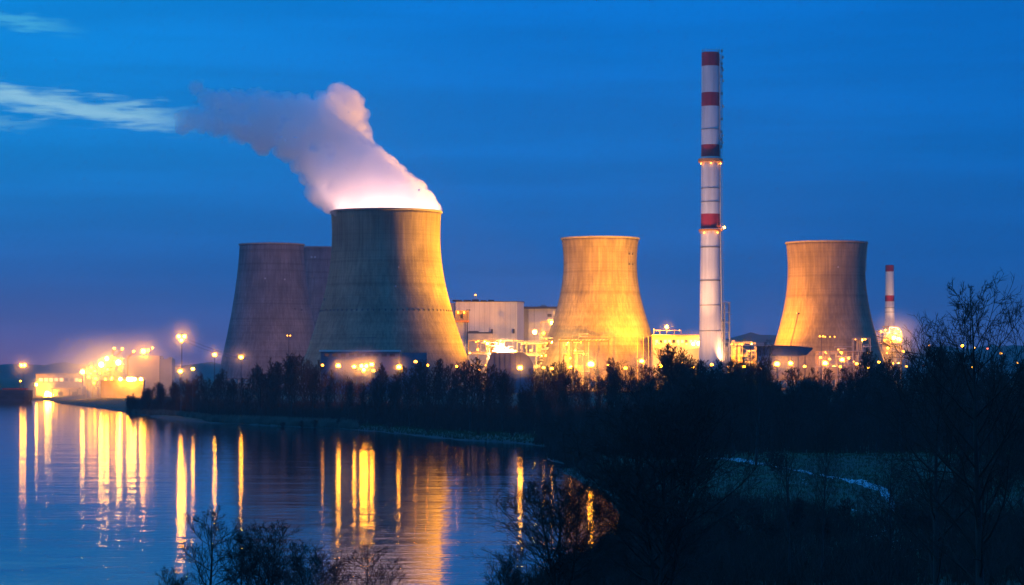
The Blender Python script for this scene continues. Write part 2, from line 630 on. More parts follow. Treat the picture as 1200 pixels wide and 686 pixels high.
# riser pipe, ladder cage and cable tray on the river-facing flank
lx = 0.92
b = MB()
for ya, yb in ((64, 184), (184, 268), (268, 430)):
    pts = []
    for k in range(9):
        z = lerp(zs(ya, 2050), zs(yb, 2050), k / 8) - cg
        rr = crad(z) + 0.8
        pts.append((rr * lx, -rr * math.sqrt(1 - lx * lx), z))
    b.poly(pts, [0.55] * 9, 6)
b.build('riser_pipe', M['pipe'], ch)
b = MB()
for k in range(120):
    z = lerp(zs(66, 2050), zs(425, 2050), k / 119) - cg
    rr = crad(z) + 1.9
    x, y = rr * 0.985, -rr * 0.17
    b.box(x - 0.7, x + 0.7, y - 0.6, y + 0.6, z - 0.14, z + 0.14)
    if k < 119:
        z2 = lerp(zs(66, 2050), zs(425, 2050), (k + 1) / 119) - cg
        rr2 = crad(z2) + 1.9
        for s in (-0.65, 0.65):
            b.tube((x + s, y, z), (rr2 * 0.985 + s, -rr2 * 0.17, z2), 0.1, k=3, cap=False)
b.build('ladder_cage', M['steel'], ch)
for k, (y0_, y1_) in enumerate(((60, 90), (80, 140), (155, 172))):
    b = MB()
    z0_, z1_ = zs(y1_, 2050) - cg, zs(y0_, 2050) - cg
    rr = crad(z0_) + (1.7 if k < 2 else 1.2)
    for j in range(5):
        z = lerp(z0_, z1_, j / 4)
        b.box(rr - 0.5 + (j % 2) * .8, rr + 1.2 + (j % 2) * .8, -1.2, -0.2, z - 1.1, z + 1.1)
    b.tube((rr + .4, -.7, z0_ - 1), (rr + .4, -.7, z1_ + 1.5), .2, k=4)
    b.build('antenna', M['steel'] if k != 2 else M['white_paint'], ch)
for yy_, aa in ((191.5, -2.6), (191.5, -1.6), (191.5, -.6), (272.5, -2.2), (272.5, -1.0)):
    z = zs(yy_, 2050) - cg
    rr = crad(z) + 2.0
    lens(ch, rr * math.cos(aa), rr * math.sin(aa), z - .7, .42, 'sodium')
beacon = MB()
zb_ = zs(267, 2050) - cg
beacon.ball((crad(zb_) + 3.6, -2.6, zb_), 0.9)
beacon.build('lamp', M['sodium_strong'], ch)
b = MB()
b.tube((crad(zb_) + 1.6, -1.4, zb_ - 1.2), (crad(zb_) + 3.6, -2.6, zb_ - 0.7), 0.15, k=4)
b.build('lamp_arm', M['steel'], ch)

ch2, crad2, cg2, _ = chimney('short_chimney', 'short white chimney with two red bands rising from bright machinery', 1042.5, 2350,
                             [(311, 4.9), (400, 6.0), (470, 6.6)], [(318.5, 'red'), (346.5, 'white'), (353.5, 'red'), (470, 'white')], 311, [(384, 2.0, 1.6)], [(361, 0.3), (366, 0.3)])


# ------------------------------------------------------------------ steam plume
def plume():
    path = [(452, 262, 50), (474, 243, 34), (455, 225, 34), (425, 212, 40), (398, 198, 38), (400, 170, 30), (398, 140, 34), (370, 140, 38), (330, 140, 36), (290, 135, 30), (255, 134, 25), (225, 134, 17)]
    path = [(452, 258, 52, 20), (470, 240, 36, 28), (448, 222, 38, 34), (420, 208, 38, 38), (394, 196, 32, 34), (395, 168, 28, 30), (398, 128, 25, 24), (370, 146, 34, 34),
            (334, 146, 33, 32), (296, 140, 28, 28), (262, 138, 24, 22), (232, 138, 18, 18)]
    rng = random.Random(11)
    D = 2000.0
    m = D / F
    b = MB()
    pts = []
    for (p, q) in zip(path, path[1:]):
        for k in range(3):
            t = k / 3
            pts.append([lerp(p[i], q[i], t) for i in range(4)])
    pts.append(list(path[-1]))
    for (px, py, rx, ry) in pts:
        c = at(px, py, D)
        r = min(rx, ry) * 0.82 * m
        b.ball(c, r, 12, 8)
        for j in range(14):
            a = rng.uniform(0, 2 * math.pi)
            k = rng.uniform(0.35, 0.88)
            rr = rng.uniform(0.22, 0.42) * min(rx, ry) * m
            cc = (c.x + math.cos(a) * rx * k * m, c.y + rng.uniform(-0.8, 0.8) * rx * m, c.z + math.sin(a) * ry * k * m)
            if cc[2] - rr < zt_main + g_main - 6:
                if abs(cc[0] - xs(452.5, D)) ** 2 + (cc[1] - D) ** 2 > (r_main(zt_main) - rr - 2) ** 2:
                    continue
            b.ball(cc, rr, 10, 7)
    for q in range(402, 510, 9):
        for dy in (-18, 0, 18):
            c = at(q, 246, D)
            b.ball((c.x, c.y + dy, c.z), 8.5, 10, 7)
    # cauliflower knobs along the sharp upper edge
    edge = [(512, 246, 6), (506, 240, 8), (498, 233, 9), (488, 224, 10), (478, 215, 10), (466, 204, 11), (452, 192, 12), (440, 182, 12), (428, 172, 11), (426, 150, 9), (421, 134, 9), (412, 118, 13), (400, 110, 12),
            (395, 116, 12), (376, 120, 12), (356, 121, 11), (338, 119, 12), (320, 121, 12), (300, 118, 12), (280, 116, 12), (262, 118, 11), (246, 116, 10), (232, 108, 8), (235, 100, 5), (372, 230, 11), (352, 178, 15), (344, 164, 15), (362, 190, 14), (376, 204, 15), (380, 216, 13), (386, 236, 12), (394, 226, 14), (392, 242, 9), (366, 204, 12), (352, 190, 11), (334, 176, 12), (306, 166, 12), (280, 158, 11), (256, 152, 10),
            (220, 140, 10), (215, 150, 8)]
    for px, py, r in edge:
        for j in range(4):
            c = at(px + rng.uniform(-3, 3), py + rng.uniform(-3, 3), D)
            b.ball((c.x, c.y + rng.uniform(-22, 22), c.z), r * rng.uniform(0.75, 1.15) * m, 10, 7)
    o = b.build('steam_plume', M['rim'])
    o.data.materials.clear()
    md = o.modifiers.new('union', 'REMESH')
    md.mode = 'VOXEL'
    md.voxel_size = 1.7
    for sc, st in ((17.0, 9.0), (6.0, 4.6)):
        tx = bpy.data.textures.new('billow', 'CLOUDS')
        tx.noise_scale = sc
        tx.noise_depth = 3
        tx.noise_basis = 'BLENDER_ORIGINAL'
        d = o.modifiers.new('billow', 'DISPLACE')
        d.texture = tx
        d.texture_coords = 'GLOBAL'
        d.strength = st
        d.mid_level = 0.5
    mt = bpy.data.materials.new('steam')
    mt.use_nodes = True
    N, L = mt.node_tree.nodes, mt.node_tree.links
    N.clear()
    out = N.new('ShaderNodeOutputMaterial')
    pv = N.new('ShaderNodeVolumePrincipled')
    pv.inputs['Color'].default_value = (0.995, 0.995, 0.995, 1)
    pv.inputs['Anisotropy'].default_value = 0.2
    tc = N.new('ShaderNodeTexCoord')
    nz = N.new('ShaderNodeTexNoise')
    nz.inputs['Scale'].default_value = 0.075
    nz.inputs['Detail'].default_value = 4
    L.new(tc.outputs['Object'], nz.inputs['Vector'])
    r1 = N.new('ShaderNodeMapRange')
    r1.inputs['From Min'].default_value = 0.36
    r1.inputs['From Max'].default_value = 0.62
    r1.inputs['To Min'].default_value = 0.25
    r1.inputs['To Max'].default_value = 1.0
    L.new(nz.outputs['Fac'], r1.inputs['Value'])
    sx = N.new('ShaderNodeSeparateXYZ')
    L.new(tc.outputs['Object'], sx.inputs[0])
    r2 = N.new('ShaderNodeMapRange')
    r2.interpolation_type = 'SMOOTHSTEP'
    r2.inputs['From Min'].default_value = xs(200, D)
    r2.inputs['From Max'].default_value = xs(350, D)
    r2.inputs['To Min'].default_value = 0.05
    r2.inputs['To Max'].default_value = 0.14
    L.new(sx.outputs['X'], r2.inputs['Value'])
    mu = N.new('ShaderNodeMath')
    mu.operation = 'MULTIPLY'
    L.new(r1.outputs[0], mu.inputs[0])
    L.new(r2.outputs[0], mu.inputs[1])
    L.new(mu.outputs[0], pv.inputs['Density'])
    L.new(pv.outputs[0], out.inputs['Volume'])
    mt.cycles.volume_step_rate = 1.0
    o.data.materials.append(mt)
    tag(o, 'pink and lavender steam drifting from the big tower', 'steam', None, 'stuff')


plume()


# ------------------------------------------------------------------ buildings
def bx(x0p, x1p, ytp, ybp, D, d0=0.0, d1=20.0, ox=0.0, g=0.0, oy=None):
    """pixel rectangle at distance D as a local box (front face at D + d0) for a thing based at (ox, oy, g)"""
    oy = D if oy is None else oy
    return (xs(x0p, D) - ox, xs(x1p, D) - ox, D + d0 - oy, D + d1 - oy, zs(ybp, D) - g, zs(ytp, D) - g)


def base(px, D):
    x = xs(px, D)
    return Vector((x, D, gz(x, D)))


def reactor_halls():
    D = 2380
    p = base(570, D)
    g = p.z
    root = empty('boiler_hall', p, 'big pale windowless hall with chamfered corner beside the steaming tower', 'industrial building')
    X = lambda q: xs(q, D) - p.x
    Z = lambda q: zs(q, D) - g
    b = MB()
    b.prism([(X(534), 0), (X(606), 0), (X(614), 14), (X(614), 70), (X(534), 70)], 0, Z(354))
    b.build('wall', M['cladding'], root)
    box_part('side_wing', M['cladding_grey'], root, X(522), X(533.9), 6, 60, 0, Z(355))
    b = MB()
    b.prism([(X(533.5), -0.6), (X(606.3), -0.6), (X(614.6), 13.7), (X(614.6), 70.4), (X(533.5), 70.4)], Z(354) + 0.003, Z(353.2))
    b.build('roof', M['roof'], root)
    for x0, x1, h in ((530, 541, 1.6), (543, 552, 1.5), (553, 561, 2.0), (563, 570, 1.2), (572, 579, 1.6)):
        box_part('roof_unit', M['roof'], root, X(x0), X(x1), 8, 18, Z(353.2) + 0.003, Z(353.2) + h)
    b = MB()
    for s in (-1, 1):
        b.tube((X(557) + s * 1.2, 10, Z(351)), (X(557) + s * 0.7, 10, Z(346.6)), 0.25, k=4)
    b.box(X(557) - 1.2, X(557) + 1.2, 9, 11, Z(346.6), Z(346.2))
    b.build('mast', M['steel'], root)
    lens(root, X(557), 10, Z(345.6), 0.9, 'sodium_dim')
    # faint cladding joints
    b = MB()
    for q in range(538, 606, 6):
        b.box(X(q) - 0.12, X(q) + 0.12, -0.16, 0.02, 1, Z(354.6))
    b.build('cladding_joint', M['cladding_grey'], root)
    b = MB()
    b.box(X(548), X(577), -2.0, 0.03, Z(391), Z(389.6))
    b.box(X(549), X(561), -1.6, 0.03, Z(389.5), Z(388.2))
    b.build('canopy', M['roof'], root)
    for q in (576.5, 602):
        box_part('roof_vent', M['roof'], root, X(q) - 1, X(q) + 1, -4, -2.2, Z(391), Z(386))
    box_part('low_annex', M['cream'], root, X(549), X(578), -9, -0.2, 0, Z(391.3))
    D = 2420
    p = base(640, D)
    g = p.z
    root = empty('turbine_hall', p, 'lower pale hall with overhanging dark roof between white hall and yellow tower', 'industrial building')
    X = lambda q: xs(q, D) - p.x
    Z = lambda q: zs(q, D) - g
    box_part('wall', M['cladding'], root, X(619), X(668), 0, 55, 0, Z(362))
    box_part('link_bay', M['cladding_grey'], root, X(612), X(618.8), 3, 55, 0, Z(362))
    box_part('roof', M['roof'], root, X(612), X(672), -4, 56, Z(362) + 0.003, Z(359.6))
    for q in (619.5, 626, 641, 655):
        box_part('downpipe', M['steel'], root, X(q) - 0.35, X(q) + 0.35, -0.7, 0.0, 0, Z(362.2))
    box_part('window', M['glass'], root, X(641.5), X(646.5), -0.3, 0.02, Z(371.5), Z(368))
    for q, w in ((633, 1.2), (637, 2.2), (640, 1.2)):
        box_part('roof_unit', M['steel'], root, X(q) - w, X(q) + w, 10, 14, Z(359.6) + .003, Z(359.6) + w)


reactor_halls()


def steel_frame(b, x0, x1, y0, y1, zlist, t=0.35, cols=3):
    for i in range(cols):
        x = lerp(x0, x1, i / (cols - 1))
        for y in (y0, y1):
            b.box(x - t, x + t, y - t, y + t, 0, zlist[-1])
    for z in zlist:
        for y in (y0, y1):
            b.box(x0 + t, x1 - t, y - t * .7, y + t * .7, z - t * 2, z - .02)
        for x in (x0, x1):
            b.box(x - t * .7, x + t * .7, y0 + t, y1 - t, z - t * 2, z - .02)
    zz = [0] + list(zlist)
    for k in range(len(zz) - 1):
        xa, xb = (x0, x1) if k % 2 else (x1, x0)
        b.tube((xa, y0 - t * 1.1, zz[k]), (xb, y0 - t * 1.1, zz[k + 1]), t * .5, k=4)


def lift_tower():
    D = 2300
    p = base(541, D)
    root = empty('lift_tower', p, 'slender stair tower with lit ochre cabin on top before the pale hall', 'lift tower')
    g = p.z
    X = lambda q: xs(q, D) - p.x
    Z = lambda q: zs(q, D) - g
    box_part('shaft', M['cladding'], root, X(536), X(543), -3, 5, 0, Z(378))
    box_part('column', M['dark_steel'], root, X(547), X(548.4), -3, -1.8, 0, Z(377))
    box_part('column', M['cladding_grey'], root, X(544.4), X(546), 3, 4.2, 0, Z(377))
    box_part('floor_slab', M['orange_paint'], root, X(533.5), X(550), -6, 7, Z(378) + .003, Z(375.5))
    b = MB()
    for q in (534.4, 538.6, 543.4, 549):
        b.box(X(q) - 0.5, X(q) + 0.5, -5.6, -4.8, Z(375.5) + .003, Z(366))
    b.build('cabin_post', M['yellow_steel'], root)
    box_part('cabin', M['ochre'], root, X(535), X(548.5), -3.8, 6, Z(375.5) + .003, Z(366))
    box_part('window', M['glass'], root, X(539.6), X(542.6), -4.05, -3.7, Z(373.5), Z(368.5))
    box_part('roof', M['yellow_steel'], root, X(533.5), X(549.6), -6.5, 7, Z(366) + .003, Z(364))
    box_part('roof_edge', M['dark_steel'], root, X(546.8), X(551), -6.2, 7, Z(364) + .003, Z(363))
    for q in (537, 544):
        lens(root, X(q), -7.2, Z(366.6), 0.65, 'sodium')
    b = MB()
    for k in range(14):
        z = lerp(2, Z(379), k / 13)
        s = k % 2
        b.box(X(543.2), X(547), -2.6 + s, -1.4 + s, z, z + .2)
    b.box(X(545) - .2, X(545) + .2, -2.2, -1.8, 2, Z(379))
    b.build('stair_flight', M['steel'], root)


lift_tower()


def process_unit(label, px0, px1, ytop, ybot, D, seed, lamps, vessels=3, levels=4, stack=None, depth=16.0, lampmat='sodium', group='pipework units of the plant'):
    rng = random.Random(seed)
    p = base((px0 + px1) / 2, D)
    g = p.z
    root = empty('process_unit', p, label, 'process plant', group)
    x0, x1 = xs(px0, D) - p.x, xs(px1, D) - p.x
    zt = zs(ytop, D) - g
    w = x1 - x0
    zl = [zt * (0.28 + 0.72 * (k + 1) / levels) for k in range(levels)]
    b = MB()
    steel_frame(b, x0, x1, 0, depth, zl, 0.3, max(3, int(w / 7)))
    b.build('frame', M['yellow_steel'] if seed % 2 else M['steel'], root)
    for z in zl:
        a0, a1 = x0 + rng.uniform(0, w * .18), x1 - rng.uniform(0, w * .18)
        o = MB()
        o.box(a0, a1, 0.4, depth - .4, z + .01, z + .25)
        for k in range(int((a1 - a0) / 2.2) + 1):
            xx = min(a1, a0 + k * 2.2)
            o.box(xx - .07, xx + .07, 0.42, 0.56, z + .26, z + 1.25)
        o.box(a0, a1, 0.42, 0.52, z + 1.26, z + 1.38)
        o.box(a0, a1, 0.44, 0.50, z + .72, z + .8)
        o.build('platform', M['steel'], root)
    for k in range(vessels):
        r = rng.uniform(1.6, 3.4)
        x = rng.uniform(x0 + r, x1 - r)
        z = rng.choice([0] + zl[:-1]) + .3
        h = rng.uniform(5, 11)
        o = MB()
        y = rng.uniform(r + .8, max(r + .9, depth * .45))
        o.lathe([(0.01, z), (r, z + .01), (r, z + h), (r * .8, z + h + r * .4), (r * .4, z + h + r * .6), (0.01, z + h + r * .65)], 20, (x, y))
        o.build('vessel', M['vessel'], root, False)
    for k in range(2 + vessels):
        z = rng.choice(zl) - rng.uniform(0.8, 2.6)
        y = -rng.uniform(.8, 2.2)
        a = rng.uniform(x0 - 2, x0 + w * .4)
        c = rng.uniform(x0 + w * .55, x1 + 2)
        r = rng.uniform(.22, .6)
        o = MB()
        z2 = z + rng.choice([-1, 1]) * rng.uniform(3, 8)
        z2 = max(1.0, z2)
        o.poly([(a, y, max(.4, z - rng.uniform(4, 14))), (a, y, z), (lerp(a, c, .5), y, z), (lerp(a, c, .5), y - .01, z2), (c, y, z2)], [r] * 5, 7)
        o.build('pipe', M['pipe'], root)
    for k in range(2 + vessels):
        x = rng.uniform(x0, x1)
        r = rng.uniform(.2, .45)
        o = MB()
        za, zb = rng.uniform(0, zt * .3), zt * rng.uniform(.5, 1.05)
        y = rng.uniform(-1.5, 2)
        o.poly([(x, y, za), (x, y, zb), (x + rng.choice([-1, 1]) * rng.uniform(2, 6), y - .01, zb)], [r] * 3, 6)
        o.build('pipe', M['pipe'] if k % 3 else M['dark_steel'], root)
    # back wall panels that catch the lamps
    for k in range(2):
        a = rng.uniform(x0, x0 + w * .5)
        z = rng.choice(zl)
        box_part('panel', M['cream'], root, a, a + w * rng.uniform(.25, .45), depth * .6 + k * 1.1, depth * .6 + k * 1.1 + .4, max(0, z - zt * .25), z - .7)
    if stack:
        for sx_, top, r in stack:
            o = MB()
            zz = zs(top, D) - g
            o.lathe([(r * 1.3, 0), (r, zz * .3), (r, zz), (r * .7, zz), (r * .7, zz - 2)], 14, (xs(sx_, D) - p.x, depth * .5))
            o.build('stack', M['vessel'], root)
    for k in range(int(w / 3.2)):
        z = rng.choice(zl) - rng.uniform(.6, 2.2)
        lens(root, rng.uniform(x0, x1), rng.uniform(-1.6, -.6), z, rng.uniform(.28, .5), 'sodium' if rng.random() < .8 else 'warm_white')
    for (lx, ly, r, mt) in lamps:
        lens(root, xs(lx, D) - p.x, -3.0, zs(ly, D) - g, r, mt)
    return root


process_unit('pipework and low sheds lit yellow below the white hall', 549, 612, 399, 425, 2240, 21,
             [(571, 403, 1.0, 'warm_white'), (560, 410, .8, 'sodium'), (590, 409, .8, 'sodium'), (604, 412, .8, 'sodium')], 4, 3)
process_unit('tangle of pipes and decks at the foot of the bright deck tower', 606, 662, 401, 428, 2180, 22,
             [(648, 402, 1.6, 'warm_white'), (651, 408, 1.3, 'warm_white'), (622, 411, .8, 'sodium'), (613, 416, .8, 'sodium'), (640, 417, 1.0, 'sodium'), (656, 416, .9, 'sodium')], 6, 3)
process_unit('tallest deck tower, stacked with dazzling lamps beside the yellow cooling tower', 634, 658, 377, 428, 2210, 23,
             [(626.5, 389.5, 1.9, 'warm_white'), (646.5, 378.5, 1.5, 'warm_white'), (637, 391, 1.1, 'sodium'), (648, 386, 1.3, 'warm_white'), (655, 384, .8, 'sodium'), (641, 397, .9, 'sodium')],
             5, 5, [(649, 364, 1.5)], 18)
process_unit('low pipework in front of the yellow cooling tower', 660, 690, 400, 426, 2120, 24,
             [(664, 404, .8, 'sodium'), (674, 411, .8, 'sodium'), (684, 415, .7, 'sodium'), (668, 420, .9, 'sodium')], 4, 3, None, 10)
process_unit('cluttered pipework round the foot of the short striped chimney', 1029, 1056, 388, 430, 2330, 25,
             [(1046.5, 396, 1.9, 'sodium_strong'), (1053, 398, 2.3, 'sodium_strong'), (1032, 389, .8, 'sodium'), (1037, 387, .7, 'sodium'), (1052, 386, .7, 'sodium'), (1040, 408, 1.0, 'sodium'), (1058, 412, .9, 'sodium'),
              (1036, 399, .8, 'sodium')], 5, 4)
process_unit('small dim pipework between the tall chimney and the blue canopy', 857, 886, 402, 426, 2200, 26,
             [(869, 404, .7, 'sodium'), (861, 409, .6, 'sodium_dim'), (878, 412, .6, 'sodium_dim')], 4, 3, [(860, 399, 1.6)], 12)
process_unit('brown lit pipework at the base of the orange flanked tower', 958, 1003, 412, 430, 2190, 27,
             [(982, 410, .6, 'sodium_dim'), (994, 420, .8, 'sodium'), (1000, 424, .6, 'sodium_dim'), (972, 421, .7, 'sodium')], 4, 2, None, 10)
process_unit('dark gantry with two small lights behind trees by the short chimney', 1000, 1020, 397, 428, 2240, 28,
             [(1002, 398, .5, 'sodium_dim'), (1014, 398, .5, 'sodium_dim')], 2, 3, None, 8)


def pipe_bridge():
    D = 2105
    p = base(688, D)
    g = p.z
    root = empty('pipe_bridge', p, 'grey pipe bridge on posts crossing before the yellow tower', 'pipe bridge')
    X = lambda q: xs(q, D) - p.x
    Z = lambda q: zs(q, D) - g
    b = MB()
    b.box(X(655), X(714), 0, 3.4, Z(400.8), Z(399.2))
    for q in range(656, 714, 4):
        b.tube((X(q), -.1, Z(399.2)), (X(q + 4), -.1, Z(396.6)), .16, k=4)
    b.box(X(655), X(714), 0.003, .4, Z(396.9), Z(396.3))
    b.build('truss', M['dark_steel'], root)
    for q in (656, 671, 685, 699, 713):
        box_part('post', M['dark_steel'], root, X(q) - .55, X(q) + .55, .6, 1.9, 0, Z(400.8) - .004)
    for k, r in enumerate((.5, .35, .6)):
        tube_part('pipe', M['pipe'], root, (X(655), .9 + k * 1.0, Z(399.2) + r + .01), (X(714), .9 + k * 1.0, Z(399.2) + r + .01), r)


pipe_bridge()


def bright_hall():
    D = 2140
    p = base(795, D)
    g = p.z
    root = empty('pump_house', p, 'long low hall dazzlingly lit at the foot of the tall chimney', 'industrial building')
    X = lambda q: xs(q, D) - p.x
    Z = lambda q: zs(q, D) - g
    box_part('wall', M['cream'], root, X(765), X(826), 0, 26, 0, Z(394.5))
    box_part('roof', M['yellow_steel'], root, X(764), X(826.6), -2.5, 27, Z(394.5) + .003, Z(392.6))
    box_part('lower_annex', M['cream'], root, X(776), X(822), -9, -.2, 0, Z(408))
    for k in range(11):
        q = 768 + k * 5
        box_part('window', M['lit_window'] if k % 3 != 1 else M['glass'], root, X(q), X(q + 3.2), -.25, .02, Z(402), Z(398.5))
    for q in (768, 772, 779, 786, 795, 804):
        lens(root, X(q), -3.4, Z(403.5 - (q % 3)), 0.75, 'sodium')
    lens(root, X(819), -4, Z(402.5), 2.1, 'warm_white')
    lens(root, X(812), -4, Z(403.5), 1.4, 'warm_white')
    b = MB()
    for q in (767, 774, 782, 791, 799):
        b.tube((X(q), 8, Z(392.6)), (X(q), 8, Z(386 if q != 782 else 384)), .22, k=4)
    b.box(X(767), X(799), 7.9, 8.1, Z(387.4), Z(387.0))
    b.build('roof_mast', M['yellow_steel'], root)
    lens(root, X(782), 8, Z(383.2), 1.5, 'sodium_strong')
    lens(root, X(767), 8, Z(386), .45, 'sodium_dim')
    lens(root, X(797), 8, Z(387), .45, 'sodium_dim')


bright_hall()


def post_row():
    D = 2080
    for k, q in enumerate((747, 754, 760)):
        p = base(q, D)
        root = empty('slim_post', p, 'slim steel post before the lower flank of the yellow tower', 'post', 'slim posts by the yellow tower')
        z = zs(395 + (k % 2), D) - p.z
        tube_part('pole', M['yellow_steel'], root, (0, 0, -.3), (0, 0, z), .35, .25)
        box_part('cap', M['yellow_steel'], root, -1.2, .2, -.3, .3, z + .002, z + .4)


post_row()


def lattice_tower():
    D = 2070
    p = base(849, D)
    g = p.z
    root = empty('lattice_tower', p, 'open steel stair tower standing close beside the tall chimney', 'lattice tower')
    X = lambda q: xs(q, D) - p.x
    h = zs(355, D) - g
    x0, x1 = X(843.6), X(855)
    b = MB()
    n = 9
    for x in (x0, (x0 + x1) / 2, x1):
        for y in (0, 8):
            b.box(x - .42, x + .42, y - .42, y + .42, 0, h)
    b.build('frame', M['steel'], root)
    for y, f in ((-.4, 0), (8.4, 1)):
        b = MB()
        b.poly([((x0 if (k + f) % 2 else x1), y, h * k / n) for k in range(n + 1)], [.2] * (n + 1), 4)
        b.build('brace', M['steel'], root)
    for k in range(n):
        z = h * (k + 1) / n
        o = MB()
        o.box(x0 - .8, x1 + .8, -.9, 8.9, z + .003, z + .3)
        o.box(x0 - .8, x1 + .8, -.9, -.75, z + 1.1, z + 1.3)
        o.build('platform', M['pipe'], root)
    o = MB()
    o.lathe([(.9, 0), (.9, h * .8), (.01, h * .82)], 12, (x0 + 2.6, 3.5))
    o.build('pipe', M['pipe'], root)
    o = MB()
    o.lathe([(1.3, h * .15), (1.3, h * .5), (.01, h * .52)], 12, (x1 - 2.2, 4))
    o.build('vessel', M['vessel'], root)
    lens(root, x0 + 2, -1.6, h * .36, .55, 'sodium_dim')
    lens(root, x1 - 1, -1.6, h * .22, .55, 'sodium_dim')


lattice_tower()


def canopy():
    D = 2110
    p = base(902, D)
    g = p.z
    root = empty('coal_canopy', p, 'long dark blue canopy with a bowed end before the orange flanked tower', 'canopy')
    X = lambda q: xs(q, D) - p.x
    Z = lambda q: zs(q, D) - g
    b = MB()
    b.box(X(850), X(906), 1.2, 19, Z(405.6), Z(404.3))
    b.build('walkway_deck', M['steel'], root)
    b = MB()
    # hull-like fascia: bowed towards one end
    prof = []
    for (q, yt, yb, dy) in ((905, 405.4, 417, 1), (918, 405.8, 417.5, 0), (935, 406.4, 417.8, 0.5), (946, 407.0, 416.5, 3), (952, 407.8, 411.5, 8), (954.5, 408.4, 409.4, 11)):
        prof.append([(X(q), dy, Z(yt)), (X(q), dy + 1.4, Z(yb)), (X(q), 22 - dy, Z(yb)), (X(q), 22 - dy, Z(yt))])
    vs = [c for s in prof for c in s]
    fs = []
    for i in range(len(prof) - 1):
        for j in range(4):
            fs.append((i * 4 + j, (i + 1) * 4 + j, (i + 1) * 4 + (j + 1) % 4, i * 4 + (j + 1) % 4))
    fs += [(0, 1, 2, 3), tuple(len(vs) - 4 + j for j in range(4))[::-1]]
    b.add(vs, fs)
    b.build('roof', M['blue_roof'], root)
    b = MB()
    b.poly([(X(905), -.2, Z(405.2)), (X(935), -.2, Z(406.1)), (X(953.5), 9, Z(408.1))], [.35, .35, .35], 5)
    b.build('roof_edge', M['dark_steel'], root)
    for q in (856, 864, 872, 880, 888, 896, 912, 924, 936, 944):
        box_part('post', M['dark_steel'], root, X(q) - .4, X(q) + .4, 3.6, 4.4, 0, Z(405.6) - .004 if q < 905 else Z(417.5) - .004)
    b = MB()
    for q in range(850, 906, 3):
        b.tube((X(q), 1.0, Z(404.3)), (X(q), 1.0, Z(402.6)), .1, k=3)
    b.box(X(850), X(906), .95, 1.05, Z(402.8), Z(402.5))
    b.build('railing', M['steel'], root)
    box_part('side_panel', M['blue_roof'], root, X(889), X(904.6), 5, 5.5, Z(417), Z(406))


canopy()


def crane():
    D = 2120
    p = base(926.5, D)
    g = p.z
    root = empty('crane', p, 'thin leaning crane boom crossing the lower flank of the tower', 'crane')
    X = lambda q: xs(q, D) - p.x
    Z = lambda q: zs(q, D) - g
    b = MB()
    a, c = Vector((X(926.5), -2, Z(404))), Vector((X(935.3), -2, Z(367.5)))
    n = 16
    for s in (-.45, .45):
        b.tube(a + Vector((s, 0, 0)), c + Vector((s * .6, 0, 0)), .16, k=4)
    for k in range(n):
        p0, p1 = a.lerp(c, k / n), a.lerp(c, (k + 1) / n)
        s = -.45 if k % 2 else .45
        b.tube(p0 + Vector((s, 0, 0)), p1 + Vector((-s, 0, 0)), .1, k=3)
    b.build('boom', M['dark_steel'], root)
    box_part('boom_head', M['dark_steel'], root, X(935.3) - .9, X(935.3) + .9, -2.8, -1.2, Z(368.4), Z(366.8))
    b = MB()
    b.box(-4.5, 4.5, -3.4, 1.4, 0.9, 3.4)
    b.box(-3.6, -.2, -3.0, 1.0, 3.41, 6.4)
    b.build('body', M['yellow_steel'], root)
    for s in (-1, 1):
        box_part('track', M['dark_steel'], root, -5.2, 5.2, -1 + s * 2.6 - .6, -1 + s * 2.6 + .6, -.3, .88)
    tube_part('mast', M['dark_steel'], root, (1.5, -1, 3.4), (X(926.5), -2, Z(404)), .5, .4)


crane()


def dark_shed():
    D = 1980
    p = base(598, D)
    g = p.z
    root = empty('storage_shed', p, 'dark slate barrel roofed shed among trees below the white hall', 'shed')
    X = lambda q: xs(q, D) - p.x
    Z = lambda q: zs(q, D) - g
    b = MB()
    poly = [(569, 463), (571, 427), (576, 413.5), (613, 413), (620, 418), (625, 427), (626, 463)]
    pts = [(X(q), Z(y)) for q, y in poly]
    n = len(pts)
    b.add([(x, 0, z) for x, z in pts] + [(x, 26, z) for x, z in pts], [tuple(range(n))[::-1], tuple(range(n, 2 * n))] + [(i, (i + 1) % n, n + (i + 1) % n, n + i) for i in range(n)])
    b.build('roof', M['blue_roof'], root)
    b = MB()
    for q in range(580, 613, 6):
        b.box(X(q) - .2, X(q) + .2, -.35, .0, 1, Z(414.3))
    b.build('rib', M['roof'], root)
    box_part('door', M['dark_steel'], root, X(592), X(603), -.5, -.02, 0, Z(432))


dark_shed()


def flat_hall():
    D = 1900
    p = base(422, D)
    g = p.z
    root = empty('pump_hall', p, 'flat blue grey hall with a pale roof edge across the foot of the steaming tower', 'industrial building')
    X = lambda q: xs(q, D) - p.x
    Z = lambda q: zs(q, D) - g
    box_part('wall', M['blue_roof'], root, X(376), X(468), 0, 16, 0, Z(412.4))
    box_part('roof', M['cladding'], root, X(374), X(469), -1.5, 17, Z(412.4) + .003, Z(410.4))
    for k in range(9):
        q = 380 + k * 9.6
        box_part('window', M['glass'], root, X(q), X(q + 6), -.2, .03, Z(418), Z(414.6))
    box_part('end_block', M['blue_roof'], root, X(471), X(500), 2, 14, 0, Z(413.5))
    b = MB()
    for q in (425, 437):
        b.tube((X(q), 3, Z(410.4)), (X(q), 3, Z(395.5)), .16, k=4)
    b.box(X(416), X(441), 2.85, 3.15, Z(395.9), Z(395.5))
    b.build('roof_mast', M['dark_steel'], root)


flat_hall()


